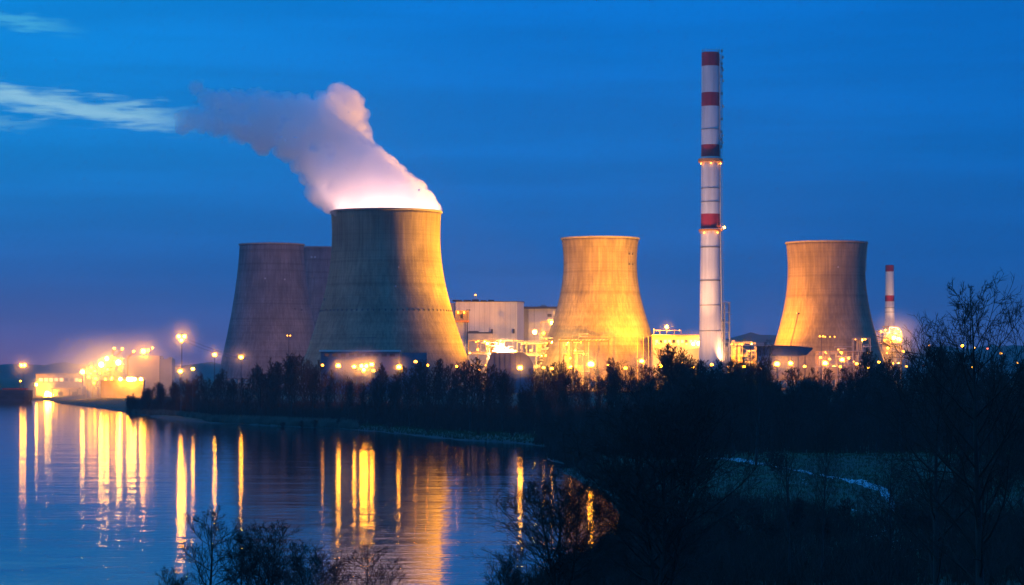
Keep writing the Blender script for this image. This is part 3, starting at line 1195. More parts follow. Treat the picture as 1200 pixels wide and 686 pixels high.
# ------------------------------------------------------------------ loading yard by the water
def yard():
    D = 2085
    p = base(67, D)
    g = p.z
    root = empty('quay_warehouse', p, 'long flat warehouse glowing amber beside the river basin', 'warehouse')
    X = lambda q: xs(q, D) - p.x
    Z = lambda q: zs(q, D) - g
    box_part('wall', M['ochre'], root, X(42), X(96), 0, 25, 0, Z(439.5))
    box_part('roof', M['yellow_steel'], root, X(41.5), X(96.5), -1.2, 26, Z(439.5) + .003, Z(438.2))
    for k in range(8):
        q = 46 + k * 6
        box_part('window', M['lit_window'] if k not in (5, 6) else M['glass'], root, X(q), X(q + 4), -.2, .02, Z(447), Z(443.4))
    box_part('quay_canopy', M['yellow_steel'], root, X(62), X(95), -12, -.3, Z(456.2), Z(454.6))
    for q in (64, 74, 84, 93):
        box_part('post', M['dark_steel'], root, X(q) - .5, X(q) + .5, -11, -10, -2, Z(456.2) - .003)
    box_part('bay_door', M['dark_steel'], root, X(70), X(76), -9, -8.5, 0, Z(459))
    box_part('bay_door', M['dark_steel'], root, X(87), X(92), -9, -8.5, 0, Z(459))
    lens(root, X(57), -6, Z(461.5), 2.3, 'warm_white')
    lens(root, X(61.5), -6, Z(463), 2.0, 'warm_white')
    lens(root, X(54.5), -6, Z(464.5), 1.3, 'sodium_strong')
    lens(root, X(43.5), -3, Z(451), 1.2, 'warm_white')
    box_part('roof_parapet', M['yellow_steel'], root, X(55), X(78), 3, 4, Z(438.2) + .003, Z(437))

    process_unit('tallest lamp studded loading tower in the amber yard', 101, 116, 429, 466, 1960, 41,
                 [(97.5, 436, 1.8, 'warm_white'), (108, 431, 1.2, 'sodium'), (112, 435, 1.2, 'sodium'), (105, 442, 1.2, 'sodium'), (113, 444, 1.4, 'sodium'), (95, 446, .9, 'sodium'), (107, 438, 1.0, 'sodium'), (111, 449, 1, 'sodium')],
                 4, 5, None, 12)
    process_unit('wide loading frame with white floodlights in the amber yard', 117, 143, 420, 452, 1930, 42,
                 [(119.5, 427.5, 2.2, 'warm_white'), (126, 420.5, 1.7, 'warm_white'), (139.5, 425, 2.2, 'warm_white'), (127, 433, 1.0, 'sodium'), (132, 443, .9, 'sodium')], 5, 4, None, 12)
    # cream silo house behind, softly lit
    D2 = 1970
    p = base(184, D2)
    g = p.z
    r2 = empty('silo_house', p, 'plain dusty orange block with notched roof behind the dark copse', 'industrial building')
    X = lambda q: xs(q, D2) - p.x
    Z = lambda q: zs(q, D2) - g
    box_part('wall', M['cream'], r2, X(148), X(187), 0, 22, 0, Z(417))
    box_part('side_wing', M['cream'], r2, X(187.1), X(201), 2, 20, 0, Z(421))
    b = MB()
    for q in (188, 196, 199):
        b.box(X(q), X(q + 2.2), 3, 8, Z(421) + .003, Z(418.5))
    b.build('parapet', M['cream'], r2)
    lens(r2, X(169), -4, Z(412), 2.1, 'sodium_strong')
    lens(r2, X(174.5), -4, Z(411), 1.3, 'sodium')
    lens(r2, X(179.5), -4, Z(408), .8, 'sodium')
    b = MB()
    for q, y in ((169, 412), (174.5, 411), (179.5, 408)):
        b.tube((X(q), -3, Z(417)), (X(q), -3.4, Z(y + 1)), .25, k=4)
        b.tube((X(q), -3, Z(417)), (X(q), .5, Z(418)), .25, k=4)
    b.build('lamp_bracket', M['steel'], r2)
    # floodlit quay wall with a row of wall lights
    D3 = 1890
    p = base(150, D3)
    g = p.z
    r3 = empty('loading_ramp', p, 'amber loading ramp with a row of white wall lights', 'loading ramp')
    X = lambda q: xs(q, D3) - p.x
    Z = lambda q: zs(q, D3) - g
    box_part('wall', M['ochre'], r3, X(118), X(168), 0, 7, 0, Z(446.5))
    box_part('deck', M['steel'], r3, X(117), X(169), -1, 8, Z(446.5) + .003, Z(445.6))
    for q, r in ((141.5, 1.4), (151, 1.7), (154.5, 1.7), (158, 1.5), (165.5, 1.3), (131, .8), (124, .8)):
        lens(r3, X(q), -1.8, Z(444.6), r, 'warm_white' if r > 1 else 'sodium')
    # conveyor arms with lamps on their tips
    for k, (q0, y0, q1, y1) in enumerate(((134, 420, 143.5, 410.5), (150, 419, 157, 413.5), (128, 424, 134, 410))):
        p = base(q0, D2 - 20)
        g = p.z
        r4_ = empty('conveyor_arm', p, ('long', 'short blunt', 'steep upright')[k] + ' loading arm rising over the amber yard', 'loading arm', 'loading arms of the yard')
        X = lambda q: xs(q, D2 - 20) - p.x
        Z = lambda q: zs(q, D2 - 20) - g
        tube_part('mast', M['yellow_steel'], r4_, (0, 0, -.4), (0, 0, Z(y0)), .7, .6)
        b = MB()
        b.tube((0, 0, Z(y0)), (X(q1), 0, Z(y1)), .7, .5, 5)
        for j in range(5):
            a = Vector((0, 0, Z(y0))).lerp(Vector((X(q1), 0, Z(y1))), j / 5)
            c = Vector((0, 0, Z(y0))).lerp(Vector((X(q1), 0, Z(y1))), (j + 1) / 5)
            b.tube(a + Vector((0, 0, 1.6 * (j % 2))), c + Vector((0, 0, 1.6 * ((j + 1) % 2))), .18, k=4)
        b.build('boom', M['yellow_steel'], r4_)
        lens(r4_, X(q1), -1, Z(y1) + 1, .9, 'sodium')


yard()


def barge():
    D = 1960
    x0, x1 = xs(-46, D), xs(37.5, D)
    p = Vector(((x0 + x1) / 2, D, 0))
    root = empty('barge', p, 'dark moored barge with a blunt bow and red deck rail', 'barge')
    hw = (x1 - x0) / 2
    Z = lambda q: zs(q, D)
    zt = Z(457.3)
    b = MB()
    secs = []
    for (t, w, zb_) in ((-1, 4.6, -.5), (-.5, 5.2, -.8), (.8, 5.2, -.8), (.94, 4.6, -.4), (1.0, 3.6, zt * .35)):
        x = hw * t
        secs.append([(x, -w, zt), (x, -w * .93, zb_), (x, w * .93, zb_), (x, w, zt)])
    vs = [c for s in secs for c in s]
    fs = []
    for i in range(len(secs) - 1):
        for j in range(4):
            fs.append((i * 4 + j, i * 4 + (j + 1) % 4, (i + 1) * 4 + (j + 1) % 4, (i + 1) * 4 + j))
    fs += [(0, 1, 2, 3)[::-1], tuple(len(vs) - 4 + j for j in range(4))]
    b.add(vs, fs)
    b.build('hull', M['hull'], root)
    b = MB()
    b.box(-hw, hw * .97, -5.4, -5.21, zt - .5, zt + .05)
    b.box(-hw, hw * .97, -5.4, -5.21, -.2 + zt * .55, zt * .55 + .2)
    b.build('rubbing_strake', M['dark_steel'], root)
    b = MB()
    for k in range(22):
        x = lerp(-hw, hw * .94, k / 21)
        b.tube((x, -4.8, zt), (x, -4.8, zt + 1.2), .07, k=4)
    b.tube((-hw, -4.8, zt + 1.2), (hw * .94, -4.8, zt + 1.2), .1, k=4)
    b.box(hw * .2, hw * .86, -3.6, 3.2, zt + .01, zt + 1.6)
    b.build('deck_rail', M['hull_red'], root)
    box_part('wheelhouse', M['hull'], root, -hw * .95, -hw * .7, -3, 3, zt + .01, zt + 5)


barge()


# ------------------------------------------------------------------ lamps on masts
def lamp(name, label, cat, px, py, D, r, m='sodium', group=None, arms=0, cross=0.0, low=None):
    p = base(px, D)
    if p.z < 0.2:
        p.z = -1.0
    root = empty(name, p, label, cat, group)
    z = zs(py, D) - p.z
    b = MB()
    tall = z > 26
    b.tube((0, 0, -.3), (0, 0, z - r * .6), .3 if tall else .16, .18 if tall else .10, 8)
    b.build('pole', M['dark_steel'], root)
    b = MB()
    if arms:
        w = cross or (1.6 * arms)
        b.box(-w, w, -.25, .25, z + r * .3, z + r * .3 + .3)
        b.box(-w * .7, w * .7, -.9, .3, z + r * .3 + .31, z + r * .3 + .5)
    else:
        b.lathe([(.12, z - r * .9), (r * .62, z - r * .55), (r * .62, z - r * .35), (.12, z - r * .3)], 8, close=True)
        b.lathe([(.05, z + r * 1.05), (r * .5, z + r * .95), (r * .5, z + r * .88), (.05, z + r * .9)], 8, close=True)
    b.build('lamp_head', M['dark_steel'], root)
    if arms:
        w = (cross or (1.6 * arms))
        n = arms + 1
        for k in range(n):
            lens(root, lerp(-w, w, k / (n - 1)), -.5, z - .3, r * .8, m, 'lens')
    else:
        lens(root, 0, 0, z + r * .25, r * 1.1, m, 'lens', .8)
    if low:
        zz = zs(low, D) - p.z
        lens(root, 0, -1.2, zz, r * .8, m, 'lower_lens')
    return root


SL = 'street_lamp'
LAMPS_SMALL = []
FM = 'floodlight_mast'
lamp(FM, 'tall floodlight mast standing behind the moored barge', 'floodlight', 27, 428, 2010, 1.5, 'sodium_strong', None, 1, 1.4)
lamp(SL, 'short amber lamp beside the moored barge', 'lamp post', 24, 447, 1995, .6, 'sodium')
lamp(FM, 'tallest floodlight mast, with a dazzling lamp above the dark copse', 'floodlight', 213, 394, 1330, 1.2, 'sodium_strong', None, 1, 1.5, 399)
lamp(SL, 'bright lamp directly under the tallest floodlight mast', 'lamp post', 211.5, 436, 1290, 1.0, 'sodium_strong')
lamp(SL, 'smaller lamp just beside the bright one on the copse edge', 'lamp post', 226, 433, 1300, .75, 'sodium_strong')
lamp(SL, 'lone lamp near the lower corner of the brown tower', 'lamp post', 251.5, 416.5, 1520, 1.0, 'sodium_strong')
lamp(SL, 'lone lamp in front of the brown tower base', 'lamp post', 282.5, 419.5, 1500, 1.0, 'sodium_strong')
lamp(FM, 'thin mast with small twin lamps before the brown tower', 'floodlight', 338.5, 393, 1650, .55, 'sodium_dim', None, 1, 1.0)
lamp(SL, 'weak lamp at the edge of the bright lamp cluster', 'lamp post', 378, 428.5, 1230, .55, 'sodium')
lamp(SL, 'single bright lamp beside the lamp cluster under the steaming tower', 'lamp post', 396.5, 429.5, 1210, .95, 'sodium_strong')
lamp(SL, 'lamp at the near end of the bright lamp cluster', 'lamp post', 415, 430.5, 1205, .8, 'sodium_strong')
lamp(FM, 'brightest twin floodlight in the cluster under the steaming tower', 'floodlight', 426.5, 428.5, 1200, 1.15, 'sodium_strong', None, 1, 1.2, 433.5)
lamp(SL, 'upper bright lamp at the far end of the lamp cluster', 'lamp post', 435.5, 428, 1200, .9, 'sodium_strong')
lamp(SL, 'lower lamp at the far end of the lamp cluster', 'lamp post', 437.5, 435, 1195, .65, 'sodium')
lamp(SL, 'lone bright lamp in the trees between the lamp cluster and the dark shed', 'lamp post', 467.5, 431, 1170, .95, 'sodium_strong')
lamp(SL, 'amber lamp glimmering in twigs below the orange flank', 'lamp post', 487, 424.5, 1240, .7, 'sodium')
lamp(SL, 'faint amber lamp in twigs at the tower corner', 'lamp post', 501, 428.5, 1240, .6, 'sodium')
lamp(SL, 'bright starlike lamp in front of the dark shed', 'lamp post', 609.5, 432, 1060, .95, 'sodium_strong')
lamp(SL, 'pale lamp low beside the dark shed end', 'lamp post', 637, 431.5, 1040, .55, 'sodium')
lamp(SL, 'small orange lamp between the dark shed and the dazzling roadside lamp', 'lamp post', 646.5, 432.5, 1035, .6, 'sodium')
lamp(FM, 'dazzling roadside lamp in trees under the yellow tower', 'floodlight', 692.5, 428, 960, 1.25, 'sodium_strong')
lamp(SL, 'bright lamp at the corner of the yellow tower', 'lamp post', 752, 424, 1060, .85, 'sodium_strong')
lamp(SL, 'lamp among twigs below the bright low hall', 'lamp post', 774, 430, 1020, .85, 'sodium_strong')
lamp(SL, 'amber lamp tucked behind trees near the chimney foot', 'lamp post', 799, 426, 1150, .6, 'sodium')
lamp(SL, 'amber lamp directly below the tall chimney', 'lamp post', 834, 428, 1200, .75, 'sodium')
lamp(SL, 'round dull lamp below the stair tower', 'lamp post', 854, 431, 1250, .8, 'sodium_dim')
lamp(FM, 'first bright lamp of the pair below the blue canopy, by the crane', 'floodlight', 910.5, 427.5, 1120, 1.05, 'sodium_strong')
lamp(SL, 'second lamp of the pair below the blue canopy, nearer its bowed end', 'lamp post', 926.5, 426.5, 1120, .85, 'sodium_strong')
lamp(FM, 'bright lamp in front of the twin slender masts', 'floodlight', 967, 426.5, 1120, 1.0, 'sodium_strong')
lamp(SL, 'lamp beside brown pipework at the tower base', 'lamp post', 987, 422.5, 1180, .9, 'sodium_strong')
lamp(SL, 'small upper lamp over the bright one by the masts', 'lamp post', 961.5, 419.5, 1300, .5, 'sodium')
lamp(FM, 'slender mast with a single lit box head before the tower', 'floodlight', 962.5, 394, 2050, .9, 'sodium_dim', None, 1, 1.4)
lamp(FM, 'slender mast with a wide crosspiece before the tower', 'floodlight', 972.5, 394.5, 2050, .7, 'sodium_dim', None, 2, 4.0)
for k, (px, py, r, m, lab) in enumerate(((1082, 429.5, .7, 'red_lamp', 'small red lamp low in the far wood'), (1128, 406, 1.6, 'sodium', 'largest orange lamp behind the tall bare tree'),
                                         (1141, 408, 1.1, 'sodium', 'orange lamp behind the trunk of the tall bare tree'), (1157, 409, .9, 'red_lamp', 'reddish lamp beside the tall bare tree crown'),
                                         (1173, 414.5, 1.3, 'sodium_dim', 'dull orange lamp beyond the tall bare tree twigs'), (1139, 431, 1.3, 'sodium', 'yellow lamp lowest behind the tall bare tree'),
                                         (1192, 426, 1.3, 'sodium_dim', 'dull orange lamp at the edge of the far wood'), (1089, 405, .8, 'sodium_dim', 'faint orange lamp beyond the short chimney wood'))):
    lamp(SL, lab, 'lamp post', px, py, 2600 if py < 428 else 900, r * (1 if py < 428 else .45), m)

for k, (px, py, D, r, m) in enumerate(((535, 430, 1150, .5, 'sodium'), (562, 434, 1100, .45, 'sodium_dim'), (668, 431, 1000, .6, 'sodium'), (713, 429, 1010, .55, 'sodium'), (733, 432, 1000, .6, 'sodium'),
                                      (812, 431, 1050, .6, 'sodium'), (872, 430, 1080, .55, 'sodium'), (892, 432, 1060, .5, 'sodium_dim'), (943, 430, 1080, .55, 'sodium'), (1004, 427, 1100, .6, 'sodium'),
                                      (1018, 432, 1050, .5, 'sodium'), (1030, 425, 1150, .55, 'sodium'), (1062, 430, 1050, .5, 'sodium_dim'))):
    lamp(SL, 'small orange lamp glimmering among twigs of the treeline', 'lamp post', px, py, D, r, m, 'small lamps along the treeline')
    LAMPS_SMALL.append((px, D))

# overhead line between the tallest mast and the plant
for k, (a, c, sag) in enumerate(((at(216, 396, 1330), at(300, 421, 1700), 2.0), (at(216, 400, 1330), at(300, 424, 1700), 2.0))):
    b = MB()
    pts = [a.lerp(c, t / 12) - Vector((0, 0, sag * 4 * (t / 12) * (1 - t / 12))) for t in range(13)]
    b.poly(pts, [.10] * 13, 4)
    tag(b.build('power_cable', M['dark_steel']), ('upper' if not k else 'lower') + ' thin cable sloping from the tallest mast', 'cable', 'cables from the tallest mast')


# ------------------------------------------------------------------ trees
class Fast:
    def __init__(self):
        self.v, self.f = [], []

    def seg(self, pts, rs, k):
        """tapered tube through pts, k sides, no caps"""
        v, f = self.v, self.f
        n = len(pts)
        b = len(v)
        for i in range(n):
            a, c = pts[max(i - 1, 0)], pts[min(i + 1, n - 1)]
            dx, dy, dz = c[0] - a[0], c[1] - a[1], c[2] - a[2]
            L = math.sqrt(dx * dx + dy * dy + dz * dz) or 1e-6
            dx, dy, dz = dx / L, dy / L, dz / L
            if abs(dz) < 0.9:
                sx, sy, sz = dy, -dx, 0.0
            else:
                sx, sy, sz = 0.0, dz, -dy
            l2 = math.sqrt(sx * sx + sy * sy + sz * sz) or 1e-6
            sx, sy, sz = sx / l2, sy / l2, sz / l2
            tx, ty, tz = dy * sz - dz * sy, dz * sx - dx * sz, dx * sy - dy * sx
            r = rs[i]
            p = pts[i]
            for j in range(k):
                an = 6.2832 * j / k
                ca, sa = math.cos(an) * r, math.sin(an) * r
                v.append((p[0] + sx * ca + tx * sa, p[1] + sy * ca + ty * sa, p[2] + sz * ca + tz * sa))
        for i in range(n - 1):
            for j in range(k):
                j2 = (j + 1) % k
                f.append((b + i * k + j, b + i * k + j2, b + (i + 1) * k + j2, b + (i + 1) * k + j))

    def mesh(self, name, m, smooth=True):
        me = bpy.data.meshes.new(name)
        nv, nf = len(self.v), len(self.f)
        me.vertices.add(nv)
        me.vertices.foreach_set('co', np.array(self.v, np.float32).ravel())
        me.loops.add(nf * 4)
        me.loops.foreach_set('vertex_index', np.array(self.f, np.int32).ravel())
        me.polygons.add(nf)
        me.polygons.foreach_set('loop_start', np.arange(0, nf * 4, 4, dtype=np.int32))
        me.polygons.foreach_set('use_smooth', np.full(nf, smooth))
        me.materials.append(m)
        me.update(calc_edges=True)
        return me


def unit(v):
    L = math.sqrt(v[0] ** 2 + v[1] ** 2 + v[2] ** 2) or 1e-6
    return (v[0] / L, v[1] / L, v[2] / L)


def tree_meshes(seed, H, rt, wide, first, n1, n2, n3, n4, rmin, up=0.5, stems=1, angle=(32, 62), wig=0.12):
    """one bare tree of height H: (trunk mesh, crown mesh)"""
    rng = random.Random(seed)
    T, C = Fast(), Fast()

    def branch(p, d, L, r0, r1, n, up_, wig_, out, k):
        pts, rs = [p], [r0]
        for i in range(n):
            d = unit((d[0] + rng.gauss(0, wig_), d[1] + rng.gauss(0, wig_), d[2] + rng.gauss(0, wig_) + up_ * 0.33))
            p = (p[0] + d[0] * L / n, p[1] + d[1] * L / n, p[2] + d[2] * L / n)
            pts.append(p)
            rs.append(lerp(r0, r1, (i + 1) / n))
        out.seg(pts, rs, k)
        return pts, rs

    def along(pts, rs, t):
        x = t * (len(pts) - 1)
        i = min(int(x), len(pts) - 2)
        q = x - i
        a, b = pts[i], pts[i + 1]
        return tuple(lerp(a[j], b[j], q) for j in range(3)), lerp(rs[i], rs[i + 1], q), unit((b[0] - a[0], b[1] - a[1], b[2] - a[2]))

    def side(d, deg):
        """direction leaving d at deg degrees"""
        while True:
            q = unit((rng.gauss(0, 1), rng.gauss(0, 1), rng.gauss(0, 1)))
            dt = q[0] * d[0] + q[1] * d[1] + q[2] * d[2]
            s = (q[0] - d[0] * dt, q[1] - d[1] * dt, q[2] - d[2] * dt)
            if s[0] ** 2 + s[1] ** 2 + s[2] ** 2 > 0.05:
                break
        s = unit(s)
        a = R(deg)
        return unit((d[0] * math.cos(a) + s[0] * math.sin(a), d[1] * math.cos(a) + s[1] * math.sin(a), d[2] * math.cos(a) + s[2] * math.sin(a)))

    for s in range(stems):
        lean = 0.008 if stems == 1 else rng.uniform(0.10, 0.30)
        an = rng.uniform(0, 6.28) if stems == 1 else 6.28 * s / stems + rng.uniform(-.4, .4)
        hh = H * (1 if s == 0 else rng.uniform(0.72, 0.98))
        tp, tr = branch((math.cos(an) * rt * .6 * (stems > 1), math.sin(an) * rt * .6 * (stems > 1), -0.4), unit((math.cos(an) * lean, math.sin(an) * lean, 1)), hh * 1.01, rt / math.sqrt(stems), rmin * 1.2, 12, .12, .028, T, 7)
        for i in range(n1):
            t = first + (1 - first) * ((i + rng.random()) / n1) ** 0.9
            t = min(t, 0.985)
            p, r, d = along(tp, tr, t)
            shape = math.sin(math.pi * min(1, max(0.03, (t - first + .14) / (1.14 - first))) ** 0.8) * 0.85 + 0.15
            L = wide * shape * rng.uniform(0.7, 1.15)
            az = i * 2.4 + rng.uniform(-.5, .5)
            el = R(90 - rng.uniform(*angle))
            d1 = unit((math.cos(az) * math.cos(el), math.sin(az) * math.cos(el), math.sin(el)))
            p1, r1 = branch(p, d1, L, max(rmin, r * .52), rmin * 1.1, 6, up * .5, wig, C, 4)
            m2 = max(2, int(n2 * (0.5 + L / wide * .6)))
            for j in range(m2):
                q = 0.2 + 0.8 * (j + rng.random()) / m2
                p, r, d = along(p1, r1, min(.99, q))
                L2 = L * rng.uniform(.28, .5) * (1.25 - q * .6)
                p2, r2 = branch(p, side(d, rng.uniform(28, 55)), L2, max(rmin, r * .6), rmin, 4, up * .45, wig * 1.1, C, 3)
                for k in range(n3):
                    q3 = 0.2 + .8 * (k + rng.random()) / n3
                    p, r, d = along(p2, r2, min(.99, q3))
                    L3 = L2 * rng.uniform(.3, .55)
                    p3, r3 = branch(p, side(d, rng.uniform(25, 55)), L3, max(rmin * .9, r * .6), rmin * .7, 2, up * .4, wig, C, 3)
                    for x in range(n4):
                        p, r, d = along(p3, r3, min(.99, .25 + .75 * (x + rng.random()) / n4))
                        branch(p, side(d, rng.uniform(22, 50)), L3 * rng.uniform(.35, .7), rmin * .8, rmin * .5, 1, up * .3, wig, C, 3)
    return T.mesh('trunk', M['bark']), C.mesh('crown', M['twigs'])


def place_tree(meshes, x, y, z, s, sz, rz, label, group=None, name='bare_tree', cat='tree'):
    root = empty(name, (x, y, z), label, cat, group, rz)
    root.scale = (s, s, sz)
    for nm, me in zip(('trunk', 'crown'), meshes):
        o = bpy.data.objects.new(nm, me)
        COL.objects.link(o)
        o.parent = root
    return root


# middle-distance kinds (unit height 20 m)
WOOD = [tree_meshes(100 + i, 20, .26, w * 1.2, f * .7, 26, 7, 4, 2, .046, .7, 1 + (i % 3 == 2), (22, 52), .11)
        for i, (w, f) in enumerate(((4.6, .18), (5.4, .22), (4.2, .12), (5.0, .25), (3.6, .15), (5.8, .2), (4.8, .1)))]
SHRUB = [tree_meshes(300 + i, 4, .07, 1.9, .05, 8, 5, 4, 3, .03, .5, 4, (18, 60), .16) for i in range(4)]

PROFILE = [(150, 466), (165, 455), (185, 448), (205, 446), (218, 443), (232, 438), (250, 430), (262, 427), (275, 431), (292, 430), (305, 424), (318, 418), (330, 417), (345, 414), (362, 417),
           (378, 422), (387, 424), (397, 434), (407, 427), (425, 438), (446, 426), (458, 424), (468, 434), (482, 426), (494, 421), (506, 418), (518, 421), (528, 426), (540, 423), (556, 419), (566, 417), (576, 430), (600, 438), (616, 438),
           (626, 428), (640, 436), (655, 423), (668, 420), (680, 433), (692, 440), (703, 424), (718, 419), (732, 417), (744, 428), (752, 434), (762, 424), (774, 438), (783, 416), (792, 404),
           (803, 402), (815, 416), (826, 428), (840, 420), (851, 418), (862, 424), (875, 406), (888, 401), (900, 414), (910, 436), (928, 434), (940, 426), (955, 430), (967, 436),
           (978, 430), (990, 431), (1001, 418), (1015, 407), (1030, 412), (1040, 424), (1056, 428), (1068, 405), (1080, 398), (1100, 400), (1120, 410), (1160, 412), (1200, 410), (1280, 405)]
FRONT = [(150, 1450), (250, 1225), (400, 1115), (540, 965), (620, 905), (660, 790), (720, 690), (800, 655), (900, 640), (1000, 625), (1100, 600), (1280, 560)]
LAMPS_PX = [(213, 1290), (226, 1300), (251.5, 1520), (282.5, 1500), (378, 1230), (396.5, 1210), (415, 1205), (426, 1200), (436, 1195), (467.5, 1170), (609.5, 1060), (637, 1040), (646.5, 1035), (692.5, 960), (752, 1060),
            (774, 1020), (910.5, 1120), (926.5, 1120), (967, 1120), (987, 1180)]


def wood_label(px):
    if px < 300:
        return 'bare tree in the dark copse beside the amber yard', 'trees of the copse beside the amber yard'
    if px < 470:
        return 'bare tree in the dark wood before the steaming tower', 'trees before the steaming tower'
    if px < 650:
        return 'bare tree in the dark wood below the white hall', 'trees below the white hall'
    if px < 830:
        return 'bare tree in the dark wood below the yellow tower', 'trees below the yellow tower'
    if px < 1030:
        return 'bare tree in the dark wood below the blue canopy', 'trees below the blue canopy'
    return 'bare tree in the dark wood beyond the short chimney', 'trees beyond the short chimney'


def plant_wood():
    rng = random.Random(5)
    n = 0
    rows = ((0.0, 7.8, .70, .97), (35, 8.2, .84, 1.0), (75, 9.0, .93, 1.0), (120, 9.5, .97, 1.0), (190, 11, .9, 1.0), (235, 8, .9, 1.0), (270, 8, .95, 1.0), (310, 9, .9, 1.0), (350, 9, .97, 1.0))
    for d, gap, lo, hi in rows:
        px = (152.0 if d < 230 else 632.0) + rng.uniform(0, 6)
        while px < (1260 if d < 230 else 1045):
            D = interp(FRONT, px) + d + rng.uniform(-8, 12)
            step = gap * F / D * rng.uniform(.75, 1.25)
            top = interp(PROFILE, px)
            x = xs(px, D)
            z = gz(x, D)
            blocked = any(abs(px - lp) < 9 and D < ld for lp, ld in LAMPS_PX) or any(abs(px - lp) < 5 and D < ld for lp, ld in LAMPS_SMALL)
            h = (zs(top, D) - z) * rng.uniform(lo, hi)
            if blocked:
                h = min(h, (zs(interp(PROFILE, px) + 4, D) - z)) * .82
            if 635 < px < 750 and D < 905:
                h = min(h, 12)
            if px < 185:
                h = min(h, 14)
            if z > .5 and h > 4:
                lab, grp = wood_label(px)
                s = h / 20.0
                w = s * rng.uniform(.95, 1.25) if s > .8 else s * 1.25
                place_tree(WOOD[rng.randrange(len(WOOD))], x, D, z - .1, w, s, rng.uniform(0, 6.28), lab, grp)
                n += 1
            px += step
    print('wood trees', n)


plant_wood()


def undergrowth(name, label, seed, count, zone, hrange, m, blade, lean=.35, clump=1):
    """countless thin stems and brush as one mesh"""
    rng = random.Random(seed)
    pts = []
    while len(pts) < count:
        p = zone(rng)
        if p is not None:
            pts.append(p)
    xy = np.array(pts)
    zz = height(xy[:, 0], xy[:, 1])
    C = Fast()
    for (x, y), z in zip(pts, zz):
        if z < .12:
            continue
        for k in range(clump):
            h = rng.uniform(*hrange)
            a = rng.uniform(0, 6.28)
            l = rng.uniform(0, lean) * h
            bx_, by_ = x + rng.gauss(0, h * .12), y + rng.gauss(0, h * .12)
            C.seg([(bx_, by_, z - .1), (bx_ + math.cos(a) * l * .4, by_ + math.sin(a) * l * .4, z + h * .6), (bx_ + math.cos(a) * l, by_ + math.sin(a) * l, z + h)], [blade, blade * .8, blade * .2], 3)
    o = bpy.data.objects.new(name, C.mesh(name, m, False))
    COL.objects.link(o)
    return tag(o, label, 'vegetation', None, 'stuff')


def zone_wood(rng):
    px = rng.uniform(150, 1270)
    D = interp(FRONT, px) + rng.uniform(-14, 190 if px < 620 else 390)
    return (xs(px, D), D)


undergrowth('undergrowth', 'dark leafless brush filling the floor of the wood', 21, 13000, zone_wood, (2.0, 7.5), M['twigs'], .10, .5, 4)


def zone_reed(rng):
    px = rng.uniform(148, 420)
    D0 = interp([(150, 1426), (250, 1181), (400, 1065), (420, 1050)], px)
    D = D0 + rng.uniform(2, 45) * rng.random()
    return (xs(px, D), D)


undergrowth('reeds', 'pale dry reeds along the far bank of the river', 22, 5000, zone_reed, (1.2, 2.8), M['reed'], .09, .35, 3)


def zone_bank(rng):
    px = rng.uniform(300, 720)
    D0 = interp([(300, 1125), (400, 1065), (540, 900), (620, 854), (650, 800), (720, 690)], px)
    D = D0 + rng.uniform(0, 70)
    return (xs(px, D), D)


undergrowth('bank_grass', 'short rough grass on the low far bank', 23, 6000, zone_bank, (.3, .9), M['grass'], .07, .5, 3)


def zone_meadow(rng):
    px = rng.uniform(640, 1230)
    t = rng.random() ** .7
    D = lerp(260, 640, t)
    return (xs(px, D), D)


undergrowth('meadow_grass', 'rough dark grass over the meadow by the path', 24, 26000, zone_meadow, (.15, .6), M['grass'], .03, .7, 3)


def zone_nearbank(rng):
    i = rng.randrange(4, len(NEAR_BANK) - 1) if rng.random() < .7 else len(NEAR_BANK) - 2
    a, c = NEAR_BANK[i], NEAR_BANK[i + 1]
    t = rng.random()
    return (lerp(a[0], c[0], t) + 1 + abs(rng.gauss(0, 4.5)), lerp(a[1], c[1], t) + rng.gauss(0, 4))


undergrowth('bank_reeds', 'ragged dark reeds along the near river bank', 26, 5200, zone_nearbank, (.6, 2.6), M['twigs'], .03, .6, 3)


def zone_corner(rng):
    return (12 + abs(rng.gauss(0, 14)) - 4, rng.uniform(690, 850))


undergrowth('corner_brush', 'dark leafless scrub on the river corner', 27, 2200, zone_corner, (1.0, 4.5), M['twigs'], .06, .6, 3)


def zone_brush(rng):
    # patches of bramble on the near slope
    c = rng.choice(((640, 262), (670, 285), (700, 275), (735, 300), (690, 300), (850, 285), (910, 280), (990, 280), (1050, 280), (1120, 285), (1180, 280), (760, 285), (800, 290), (700, 420), (840, 330), (930, 370), (900, 310), (1020, 300), (1120, 420), (1180, 330), (1090, 360), (1190, 500), (770, 560), (980, 350), (860, 420), (800, 340), (1160, 290)))
    px = c[0] + rng.gauss(0, 28)
    D = c[1] + rng.gauss(0, 22)
    if D < 248 or (px < 720 and D > 330):
        return None
    return (xs(px, D), D)


undergrowth('brambles', 'tangled leafless brambles on the near slope', 25, 10000, zone_brush, (.8, 3.2), M['twigs'], .035, .8, 4)


